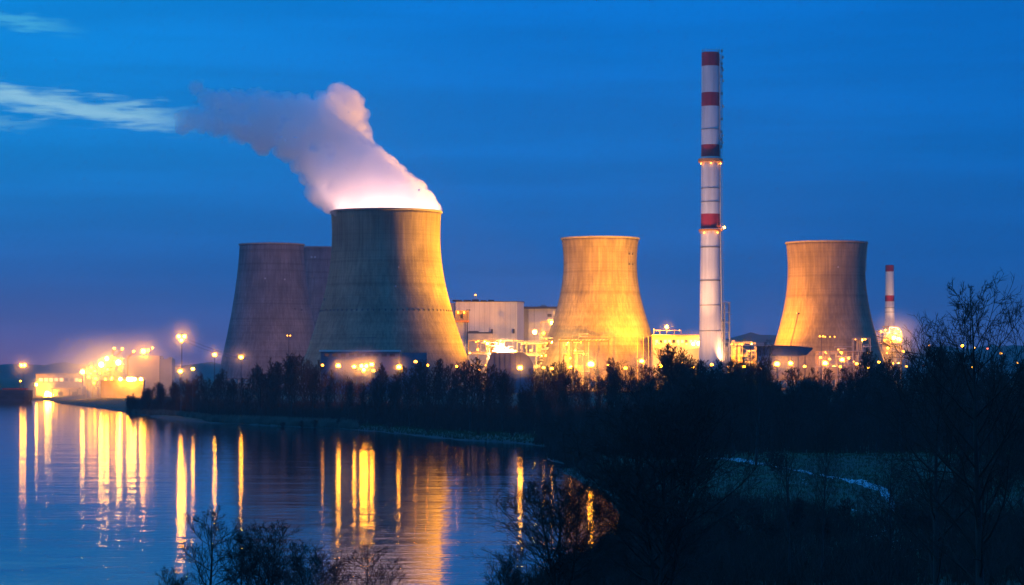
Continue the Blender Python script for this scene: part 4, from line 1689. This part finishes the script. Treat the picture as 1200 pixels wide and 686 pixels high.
def shrubs():
    rng = random.Random(31)
    k = 0
    for px, D, s in ((330, 1100, 1.0), (352, 1092, .9), (368, 1084, 1.1), (395, 1074, 1.0), (420, 1052, .9), (455, 1012, 1.0), (500, 962, .7), (560, 902, .8), (600, 880, 1.0), (640, 850, 2.2), (655, 835, 2.4), (668, 815, 2.0)):
        x = xs(px, D)
        place_tree(SHRUB[k % 4], x, D + 6, gz(x, D + 6) - .05, s, s, rng.uniform(0, 6), 'leafless shrub on the far river bank under the wood', 'shrubs on the far bank', 'bare_shrub', 'shrub')
        k += 1
    for px, D, s in ((860, 330, 1.25), (885, 345, 1.5), (905, 320, 1.3), (935, 350, 1.5), (965, 330, 1.2), (990, 360, 1.2), (1060, 340, 1.4), (1085, 320, 1.3), (790, 320, 1.2),
                     (1180, 420, 1.8), (1130, 470, 1.6), (760, 610, 2.0), (700, 650, 2.2), (905, 560, 1.5), (915, 545, 1.3)):
        x = xs(px, D)
        place_tree(SHRUB[k % 4], x, D, gz(x, D) - .05, s, s, rng.uniform(0, 6), 'leafless shrub on the dark meadow near the path', 'shrubs on the meadow', 'bare_shrub', 'shrub')
        k += 1


shrubs()


# near trees: built in full detail
def hero(label, px, top, D, meshes, H0, wscale=1.0, rz=0.0, dpx=0.0):
    x = xs(px, D)
    z = gz(x, D)
    h = zs(top, D) - z
    s = h / H0
    place_tree(meshes, x, D, z - .1, s * wscale, s, rz, label)
    print('hero', label, 'h=%.1f ground row=%.0f' % (h, HZ + (EYE - z) * F / D))


TALL = tree_meshes(501, 20, .27, 6.4, .22, 36, 8, 5, 3, .013, .55, 1, (28, 54), .10)
TALL2 = tree_meshes(502, 20, .28, 6.4, .2, 26, 7, 5, 3, .011, .55, 1, (28, 56), .11)
TWIN = tree_meshes(503, 18, .30, 4.6, .22, 20, 7, 5, 3, .011, .7, 2, (24, 50), .11)
BROAD = tree_meshes(504, 14, .32, 6.4, .14, 34, 8, 5, 3, .014, .4, 3, (30, 68), .12)
BROAD2 = tree_meshes(505, 12, .22, 5.0, .12, 22, 7, 5, 3, .011, .4, 2, (30, 64), .12)
SMALL = tree_meshes(506, 11, .15, 4.2, .10, 26, 8, 5, 3, .014, .45, 1, (34, 66), .11)
SMALL2 = tree_meshes(507, 11, .20, 4.4, .1, 22, 8, 5, 3, .014, .45, 3, (26, 60), .11)

hero('tallest bare tree, reaching above the wood into open sky', 1143, 338, 125, TALL, 20, 1.05, 2.0)
hero('bare tree leaning beside the tallest tree, with lower ragged crown', 1098, 388, 150, TALL2, 20, .9, 2.2)
hero('bare tree at the picture edge past the tallest tree', 1200, 398, 165, TWIN, 18, .9, 1.0)
hero('broad dark tree above the near river corner, trunk forked low', 772, 452, 235, BROAD, 14, 1.0, .3)
hero('many stemmed tree standing before golden reflections in the river', 656, 552, 235, BROAD, 14, 1.35, 1.9)
hero('broad low tree between the golden reflections and the dark forked tree', 716, 590, 285, BROAD2, 12, 1.0, 2.4)
hero('slim bare tree below the start of the pale path', 926, 470, 265, TALL2, 20, .6, .9)
hero('slim bare tree rising beside the pale path bend', 963, 486, 270, TALL, 20, .55, 2.9)
hero('tall dark tree standing where the path leaves the wood', 886, 402, 590, TALL2, 20, .95, 4.0)
hero('dark slim tree at the wood edge by the river corner', 712, 440, 640, TALL, 20, .9, 3.3)
hero('low bare tree with spreading twigs past the slim pair', 1042, 520, 300, BROAD2, 12, .9, 4.4)
hero('pointed bare tree against blue water, first of the near clump', 247, 596, 205, SMALL, 11, 1.25, .2)
hero('thin bare tree between the pointed tree and the round one', 281, 622, 200, SMALL, 11, .8, 2.0)
hero('round crowned bare tree in the middle of the near clump', 312, 612, 200, SMALL2, 11, 1.25, 1.2)
hero('bare tree with upright stems in the middle of the near clump', 336, 614, 196, BROAD2, 12, 1.15, 3.1)
hero('low bare tree at the end of the near clump', 374, 634, 200, SMALL2, 11, 1.2, 2.6)
hero('small twiggy tree before the orange reflection of the tower', 432, 636, 195, SMALL, 11, 1.15, 3.6)
hero('small forked tree beside the orange reflection of the tower', 450, 652, 190, BROAD2, 12, 1.0, 5.1)
hero('tiny treetop showing low at the water edge', 205, 662, 190, SMALL2, 11, .8, 4.1)
hero('low twiggy treetop left of the many stemmed tree'.replace('left of', 'next to'), 598, 636, 200, SMALL2, 11, .9, .9)


# ------------------------------------------------------------------ path and old snow
def strip(name, pts, widths, m, label, kind, up=.07):
    """flat strip following the ground between picture points lying on the terrain"""
    P = []
    for px, py in pts:
        lo, hi = 255.0, 760.0
        for _ in range(50):          # walk out along the ray until it meets the ground
            mid = (lo + hi) / 2
            if zs(py, mid) > gz(xs(px, mid), mid):
                lo = mid
            else:
                hi = mid
        P.append(Vector((xs(px, lo), lo, 0)))
    fine, ws = [], []
    for i in range(len(P) - 1):
        for k in range(14):
            fine.append(P[i].lerp(P[i + 1], k / 14))
            ws.append(lerp(widths[i], widths[i + 1], k / 14))
    fine.append(P[-1])
    ws.append(widths[-1])
    rng = random.Random(len(pts) * 7)
    vs, fs = [], []
    K = 6
    for i, p in enumerate(fine):
        d = (fine[min(i + 1, len(fine) - 1)] - fine[max(i - 1, 0)]).normalized()
        nrm = Vector((-d.y, d.x, 0))
        a, c = -ws[i] * rng.uniform(.75, 1.1), ws[i] * rng.uniform(.75, 1.1)
        for k in range(K):
            q = p + nrm * lerp(a, c, k / (K - 1))
            vs.append((q.x, q.y, gz(q.x, q.y) + up))
    for i in range(len(fine) - 1):
        for k in range(K - 1):
            fs.append((i * K + k, (i + 1) * K + k, (i + 1) * K + k + 1, i * K + k + 1))
    b = MB()
    b.add(vs, fs)
    o = b.build(name, m, None, True)
    return tag(o, label, name, None, kind)


strip('path', [(770, 529), (812, 534), (845, 538), (880, 542), (925, 550), (962, 557), (992, 562), (1016, 567), (1034, 575), (1044, 588), (1046, 600)], [.7, .9, 1.5, 1.3, .5, 1.0, 1.3, 1.6, 1.0, .7, .3], M['path'], 'pale wet path curving over the meadow', 'structure')


def snow():
    rng = random.Random(77)
    b = MB()
    spots = [(1010, 668, 3), (1035, 656, 3), (1060, 648, 3), (1078, 641, 2), (985, 678, 3), (940, 655, 1.2), (880, 640, 1.6), (884, 655, 1.4), (846, 655, .8), (720, 650, 1.4), (1030, 630, 1.2), (1052, 644, 1.5), (960, 690, 3), (1000, 600, .8), (930, 565, 1.0), (700, 655, 1.2)]
    for px, py, n in spots:
        for k in range(int(n * 5)):
            qx, qy = px + rng.gauss(0, 8), py + rng.gauss(0, 3.5)
            lo, hi = 235.0, 760.0
            for _ in range(40):
                mid = (lo + hi) / 2
                if zs(qy, mid) > gz(xs(qx, mid), mid):
                    lo = mid
                else:
                    hi = mid
            cx_, cy_ = xs(qx, lo), lo
            r = rng.uniform(.12, .42)
            nn = 9
            ring = []
            for j in range(nn):
                a = 6.2832 * j / nn
                rr = r * rng.uniform(.5, 1.3)
                x, y = cx_ + math.cos(a) * rr * 1.6, cy_ + math.sin(a) * rr
                ring.append((x, y, gz(x, y) + .05))
            b.add(ring + [(cx_, cy_, gz(cx_, cy_) + .11)], [(j, (j + 1) % nn, nn) for j in range(nn)])
    tag(b.build('snow', M['snow'], None, True), 'scattered scraps of old snow on the meadow', 'snow', None, 'stuff')


snow()


# ------------------------------------------------------------------ lights of the plant and added spots
def flood(px, py, D, target, power, color=SOD, cone=110, radius=1.2, blend=.8):
    d = bpy.data.lights.new('flood_and_fill_light', 'SPOT')
    d.energy = power
    d.color = color
    d.spot_size = R(cone)
    d.spot_blend = blend
    d.shadow_soft_size = radius
    o = bpy.data.objects.new('flood_and_fill_light', d)
    COL.objects.link(o)
    o.location = at(px, py, D)
    t = at(*target)
    o.rotation_euler = (t - o.location).to_track_quat('-Z', 'Y').to_euler()
    return o


ORG = (1.0, 0.31, 0.002)
YEL = (1.0, 0.40, 0.004)
# steaming tower, by floodlights to one side, placed to fit its shadow edge
flood(632, 400, 1984, (500, 340, 2000), 2.1e6, YEL, 100, 5)
flood(596, 412, 1982, (510, 380, 2000), .12e6, ORG, 130, 4)
flood(665, 424, 1950, (480, 330, 2000), .45e6, ORG, 90, 6)  # added weak spot, softens the shadow edge
# upper shell, by a spot off any mast, placed for the lit edge
flood(745, 394, 1996, (490, 280, 2000), 9.5e6, YEL, 40, 9, .5)
flood(472, 345, 2000, (425, 175, 2000), 1.0e6, (1.0, .56, .40), 140, 3, .5)  # unseen spot added inside the tower to light the steam
flood(446, 345, 1994, (390, 170, 2000), .78e6, (1.0, .48, .44), 140, 3, .5)  # second unseen spot added inside the shell for the steam
# yellow tower, from the lamps before it and on the low hall
flood(745, 421, 2030, (705, 325, 2200), .75e6, YEL, 130, 3)
flood(782, 384, 2110, (715, 320, 2200), 1.6e6, YEL, 120, 3)
flood(690, 425, 1975, (699, 315, 2200), 5.4e6, ORG, 75, 3)
# tower by the short chimney
flood(872, 404, 2255, (940, 330, 2300), 1.7e6, ORG, 110, 4)
flood(872, 424, 2140, (940, 335, 2300), 1.4e6, ORG, 110, 3)
# tall chimney and halls
flood(800, 420, 1985, (832, 280, 2050), .34e6, (1.0, .47, .17), 130)
flood(806, 404, 2000, (832, 200, 2050), .36e6, (1.0, .50, .22), 90)
flood(812, 404, 1985, (832, 90, 2050), .6e6, (1.0, .55, .34), 50)
flood(1050, 398, 2320, (1042, 350, 2350), .14e6, (1.0, .55, .28), 120)
flood(590, 420, 2230, (580, 375, 2380), 1.1e6, (1.0, .48, .20), 130)
flood(640, 400, 2260, (640, 375, 2420), .5e6, (1.0, .46, .14), 130)
# pipework: spots added to brighten the units
flood(585, 424, 2165, (585, 405, 2240), .12e6, (1.0, .45, .06), 150)
flood(632, 424, 2120, (634, 395, 2190), .6e6, (1.0, .48, .07), 150)
flood(675, 424, 2080, (675, 405, 2120), .09e6, (1.0, .45, .06), 150)
flood(800, 420, 2095, (795, 400, 2140), .10e6, (1.0, .50, .08), 150)
flood(982, 426, 2150, (980, 405, 2190), .03e6, ORG, 150)
flood(1044, 420, 2280, (1042, 400, 2330), .10e6, (1.0, .45, .06), 150)
# loading yard: more spots added to brighten it
flood(110, 455, 1890, (110, 435, 1950), .12e6, (1.0, .42, .03), 150)
flood(140, 452, 1860, (150, 435, 1950), .10e6, (1.0, .38, .03), 150)
flood(68, 455, 2050, (68, 447, 2085), .05e6, (1.0, .42, .03), 150)
flood(852, 424, 2035, (849, 375, 2072), .12e6, (1.0, .46, .18), 100)  # added spot, brightens the stair tower by the tall chimney
# brown towers, weakly
flood(300, 420, 2250, (325, 340, 2500), .40e6, (1.0, .30, .12), 120)


# ------------------------------------------------------------------ sky
def build_world():
    w = bpy.data.worlds.new('World')
    scene.world = w
    w.use_nodes = True
    N, L = w.node_tree.nodes, w.node_tree.links
    N.clear()
    out = N.new('ShaderNodeOutputWorld')
    tc = N.new('ShaderNodeTexCoord')
    nv = N.new('ShaderNodeVectorMath')
    nv.operation = 'NORMALIZE'
    L.new(tc.outputs['Generated'], nv.inputs[0])
    sp = N.new('ShaderNodeSeparateXYZ')
    L.new(nv.outputs[0], sp.inputs[0])

    def con(s, v):
        if isinstance(v, (int, float)):
            s.default_value = v
        else:
            L.new(v, s)

    def ma(op, a, b=0.0, c=0.0):
        n = N.new('ShaderNodeMath')
        n.operation = op
        con(n.inputs[0], a)
        con(n.inputs[1], b)
        con(n.inputs[2], c)
        return n.outputs[0]

    def mr(v, a, b, c, d, smooth=True):
        n = N.new('ShaderNodeMapRange')
        n.interpolation_type = 'SMOOTHSTEP' if smooth else 'LINEAR'
        con(n.inputs['Value'], v)
        for k, q in zip(('From Min', 'From Max', 'To Min', 'To Max'), (a, b, c, d)):
            n.inputs[k].default_value = q
        return n.outputs['Result']

    def mixc(f, a, b, mode='MIX'):
        n = N.new('ShaderNodeMix')
        n.data_type = 'RGBA'
        n.blend_type = mode
        con(n.inputs[0], f)
        for k, q in ((6, a), (7, b)):
            if isinstance(q, tuple):
                n.inputs[k].default_value = (*q, 1)
            else:
                L.new(q, n.inputs[k])
        return n.outputs[2]

    az = ma('ARCTAN2', sp.outputs['X'], sp.outputs['Y'])
    el = ma('ARCSINE', sp.outputs['Z'])
    cr = N.new('ShaderNodeValToRGB')
    e = cr.color_ramp.elements
    stops = [(0.0, (.045, .105, .32)), (.06, (.030, .102, .36)), (.20, (.006, .116, .43)), (.45, (.0002, .160, .565)), (.75, (.0, .175, .64)), (1.0, (.002, .18, .66))]
    e[0].position, e[0].color = stops[0][0], (*stops[0][1], 1)
    e[1].position, e[1].color = stops[-1][0], (*stops[-1][1], 1)
    for p, c in stops[1:-1]:
        q = e.new(p)
        q.color = (*c, 1)
    L.new(mr(el, 0, .2, 0, 1, False), cr.inputs['Fac'])
    col = cr.outputs['Color']
    # after-glow: lighter and greener towards the sunset side, deeper away from it
    col = mixc(mr(el, .2, .9, 0, 1), col, (.02, .26, .92))
    side = mr(az, -.35, .30, 0, 1)
    col = mixc(mr(az, -.05, .30, 0, .45), col, mixc(1.0, col, (.7, .56, .68), 'MULTIPLY'))
    col = mixc(ma('MULTIPLY', mr(az, -.24, .02, 1, 0), mr(el, .02, .12, 0, 1)), col, mixc(1.0, col, (0.0, .075, .10), 'ADD'))
    # town glow near the horizon
    glow = ma('MULTIPLY', mr(az, -.25, .0, 1, .12), ma('POWER', 2.718, ma('MULTIPLY', el, -55.0)))
    col = mixc(glow, col, (.20, .095, .22))
    # faint banding of thin stratus

    def noise(sx, sy, sc, det=5, off=0.0):
        cb = N.new('ShaderNodeCombineXYZ')
        con(cb.inputs[0], ma('MULTIPLY_ADD', az, sx, off))
        con(cb.inputs[1], ma('MULTIPLY', el, sy))
        n = N.new('ShaderNodeTexNoise')
        n.inputs['Scale'].default_value = sc
        n.inputs['Detail'].default_value = det
        L.new(cb.outputs[0], n.inputs['Vector'])
        return n.outputs['Fac']
    band = mr(noise(2.2, 26, 2.0), .38, .66, .93, 1.07)
    cb = N.new('ShaderNodeCombineXYZ')
    for i in range(3):
        L.new(band, cb.inputs[i])
    col = mixc(1.0, col, cb.outputs[0], 'MULTIPLY')

    # torn bright streaks of cloud low in the sunset side
    def cloud(col, stops_c, halfs, x0, x1, seed, tint, strength):
        ppx = ma('MULTIPLY_ADD', az, F, 600.0)
        ppy = ma('MULTIPLY_ADD', el, -F, HZ)
        rc = N.new('ShaderNodeFloatCurve')
        warp = ma('MULTIPLY', ma('SUBTRACT', noise(14, 30, 3.0, 5, seed), .5), 26.0)
        fine = ma('MULTIPLY', ma('SUBTRACT', noise(20, 150, 3.0, 8, seed + 4), .5), 3.2)
        N.remove(rc)
        cen = mr(ppx, stops_c[0][0], stops_c[1][0], stops_c[0][1], stops_c[1][1], False)
        hw = mr(ppx, x0, x1, halfs[0], halfs[1], False)
        d = ma('DIVIDE', ma('ABSOLUTE', ma('SUBTRACT', ma('ADD', ppy, warp), cen)), hw)
        f = mr(ma('ADD', d, fine), .0, 1.35, 1, 0)
        f = ma('MULTIPLY', f, mr(ppx, x1 - 75, x1 + 12, 1, 0))
        f = ma('MULTIPLY', f, mr(ppx, -500, -100, 0, 1))
        f = ma('MULTIPLY', f, strength)
        return mixc(f, col, tint)
    col = cloud(col, ((0, 121), (235, 146)), (16, 15), -40, 240, 3.0, (.22, .52, .74), .85)
    col = cloud(col, ((0, 118), (200, 150)), (6, 7), -40, 215, 8.0, (.34, .64, .82), .45)
    col = cloud(col, ((0, 36), (110, 44)), (13, 7), -60, 108, 5.5, (.07, .46, .76), .65)
    col = cloud(col, ((0, 152), (70, 151)), (7, 6), 20, 72, 1.2, (.14, .45, .70), .5)
    # below the horizon: dark land
    col = mixc(mr(el, -.06, -.002, 1, 0), col, (.006, .010, .03))
    bg = N.new('ShaderNodeBackground')
    L.new(col, bg.inputs['Color'])
    bg.inputs['Strength'].default_value = 1.0
    sky = N.new('ShaderNodeTexSky')
    sky.sky_type = 'NISHITA'
    sky.sun_disc = False
    sky.sun_elevation = R(-3.0)
    sky.sun_rotation = R(-70)
    bg2 = N.new('ShaderNodeBackground')
    L.new(sky.outputs[0], bg2.inputs['Color'])
    bg2.inputs['Strength'].default_value = 0.02
    ad = N.new('ShaderNodeAddShader')
    L.new(bg.outputs[0], ad.inputs[0])
    L.new(bg2.outputs[0], ad.inputs[1])
    L.new(ad.outputs[0], out.inputs['Surface'])
    w.cycles.sampling_method = 'MANUAL'
    w.cycles.sample_map_resolution = 512


build_world()

sd = bpy.data.lights.new('sun', 'SUN')
sd.energy = 0.02
sd.angle = R(10)
sd.color = (.75, .85, 1.0)
so = bpy.data.objects.new('sun', sd)
COL.objects.link(so)
so.rotation_euler = (R(80), 0, R(-70))


# ------------------------------------------------------------------ haze
def haze(density):
    b = MB()
    b.box(-9300, 9300, -140, 7600, -5.0, 312)
    mt = bpy.data.materials.new('haze')
    mt.use_nodes = True
    N, L = mt.node_tree.nodes, mt.node_tree.links
    N.clear()
    out = N.new('ShaderNodeOutputMaterial')
    pv = N.new('ShaderNodeVolumePrincipled')
    pv.inputs['Color'].default_value = (.92, .92, .95, 1)
    pv.inputs['Density'].default_value = density
    pv.inputs['Anisotropy'].default_value = .35
    L.new(pv.outputs[0], out.inputs['Volume'])
    o = b.build('haze', mt)
    tag(o, 'thin evening haze over the river and plant', 'haze', None, 'stuff')


def halo_mist(px, py, D, rx, rz_, dens, label):  # scattering ball added so that lamps show a glow halo
    c = at(px, py, D)
    o = MB()
    o.ball((0, 0, 0), 1.0, 24, 16)
    mt = bpy.data.materials.new('halo_mist')
    mt.use_nodes = True
    N, L = mt.node_tree.nodes, mt.node_tree.links
    N.clear()
    out = N.new('ShaderNodeOutputMaterial')
    pv = N.new('ShaderNodeVolumePrincipled')
    pv.inputs['Color'].default_value = (.95, .95, .95, 1)
    pv.inputs['Anisotropy'].default_value = .4
    tc = N.new('ShaderNodeTexCoord')
    ln = N.new('ShaderNodeVectorMath')
    ln.operation = 'LENGTH'
    L.new(tc.outputs['Object'], ln.inputs[0])
    r = N.new('ShaderNodeMapRange')
    r.interpolation_type = 'SMOOTHSTEP'
    r.inputs['From Min'].default_value = .05
    r.inputs['From Max'].default_value = .98
    r.inputs['To Min'].default_value = dens
    r.inputs['To Max'].default_value = 0
    L.new(ln.outputs['Value'], r.inputs['Value'])
    L.new(r.outputs[0], pv.inputs['Density'])
    L.new(pv.outputs[0], out.inputs['Volume'])
    q = o.build('halo_mist', mt, None, True)
    q.location = c
    q.scale = (rx, rx, rz_)
    tag(q, label, 'halo_mist', None, 'stuff')


for a in ((125, 437, 1940, 78, 42, 0.0152, 'amber misty glow over the loading yard'), (60, 458, 2070, 32, 22, 0.0152, 'added amber misty halo round the warehouse lamps'), (174, 414, 1960, 36, 30, 0.0102, 'added amber misty halo round the silo house lamps'),
          (213, 396, 1329, 16, 16, 0.0203, 'added misty halo round the tallest mast lamp'), (214, 436, 1290, 12, 9, 0.0253, 'added misty halo round the copse edge lamps'), (27, 429, 2010, 18, 16, 0.0126, 'added misty halo round the barge mast lamp'),
          (251.5, 416.5, 1520, 12, 12, 0.0203, 'added misty halo round a lone lamp by the brown tower'), (282.5, 419.5, 1500, 12, 12, 0.0203, 'added misty halo round a second lone lamp by the brown tower'),
          (424, 430, 1200, 20, 12, 0.0253, 'added misty halo round the lamp cluster'), (397, 430, 1210, 9, 8, 0.0253, 'added misty halo beside the lamp cluster'), (467.5, 431, 1170, 9, 9, 0.0253, 'added misty halo round the lone wood lamp'),
          (609.5, 432, 1060, 9, 9, 0.0253, 'added misty halo round the lamp by the dark shed'), (692.5, 428, 960, 12, 10, 0.0253, 'added misty halo round the roadside lamp'), (752, 424, 1060, 9, 8, 0.0253, 'added misty halo round the lamp at the yellow tower corner'),
          (774, 430, 1020, 9, 8, 0.0253, 'added misty halo round the lamp below the low hall'), (918, 427, 1120, 14, 9, 0.0253, 'added misty halo round the pair of lamps'), (967, 426, 1120, 10, 9, 0.0253, 'added misty halo round the lamp by the twin masts'),
          (987, 423, 1180, 9, 8, 0.0253, 'added misty halo round the lamp by the brown pipework'), (1050, 398, 2320, 40, 36, 0.0126, 'added amber misty halo round the short chimney foot'),
          (645, 392, 2200, 36, 30, 0.0102, 'added amber misty halo round the deck tower'), (815, 402, 2130, 22, 16, 0.0102, 'added amber misty halo round the low hall'), (782, 383.5, 2145, 10, 9, .007, 'added misty halo round the roof mast lamp')):
    halo_mist(*a)

USE_HAZE = True
if USE_HAZE:
    haze(0.00005)

# ------------------------------------------------------------------ camera and render settings
cam = bpy.data.cameras.new('camera')
cam.sensor_width = 36
cam.lens = 36 * F / 1200
cam.shift_y = (HZ - 343) / 1200
cam.clip_start = 1
cam.clip_end = 40000
co = bpy.data.objects.new('camera', cam)
COL.objects.link(co)
co.location = (0, 0, EYE)
co.rotation_euler = (R(90), 0, 0)
scene.camera = co

scene.render.engine = 'CYCLES'
cy = scene.cycles
cy.use_denoising = True
cy.max_bounces = 24
cy.diffuse_bounces = 2
cy.glossy_bounces = 3
cy.transmission_bounces = 2
cy.volume_bounces = 24
cy.transparent_max_bounces = 8
cy.use_light_tree = True
cy.sample_clamp_indirect = 8
cy.caustics_reflective = False
cy.caustics_refractive = False
cy.use_adaptive_sampling = True
cy.adaptive_threshold = 0.015
cy.volume_max_steps = 256
vs_ = scene.view_settings
scene.display_settings.display_device = 'sRGB'
vs_.view_transform = 'Standard'
vs_.look = 'None'
vs_.exposure = 0
vs_.gamma = 1
vs_.use_curve_mapping = False
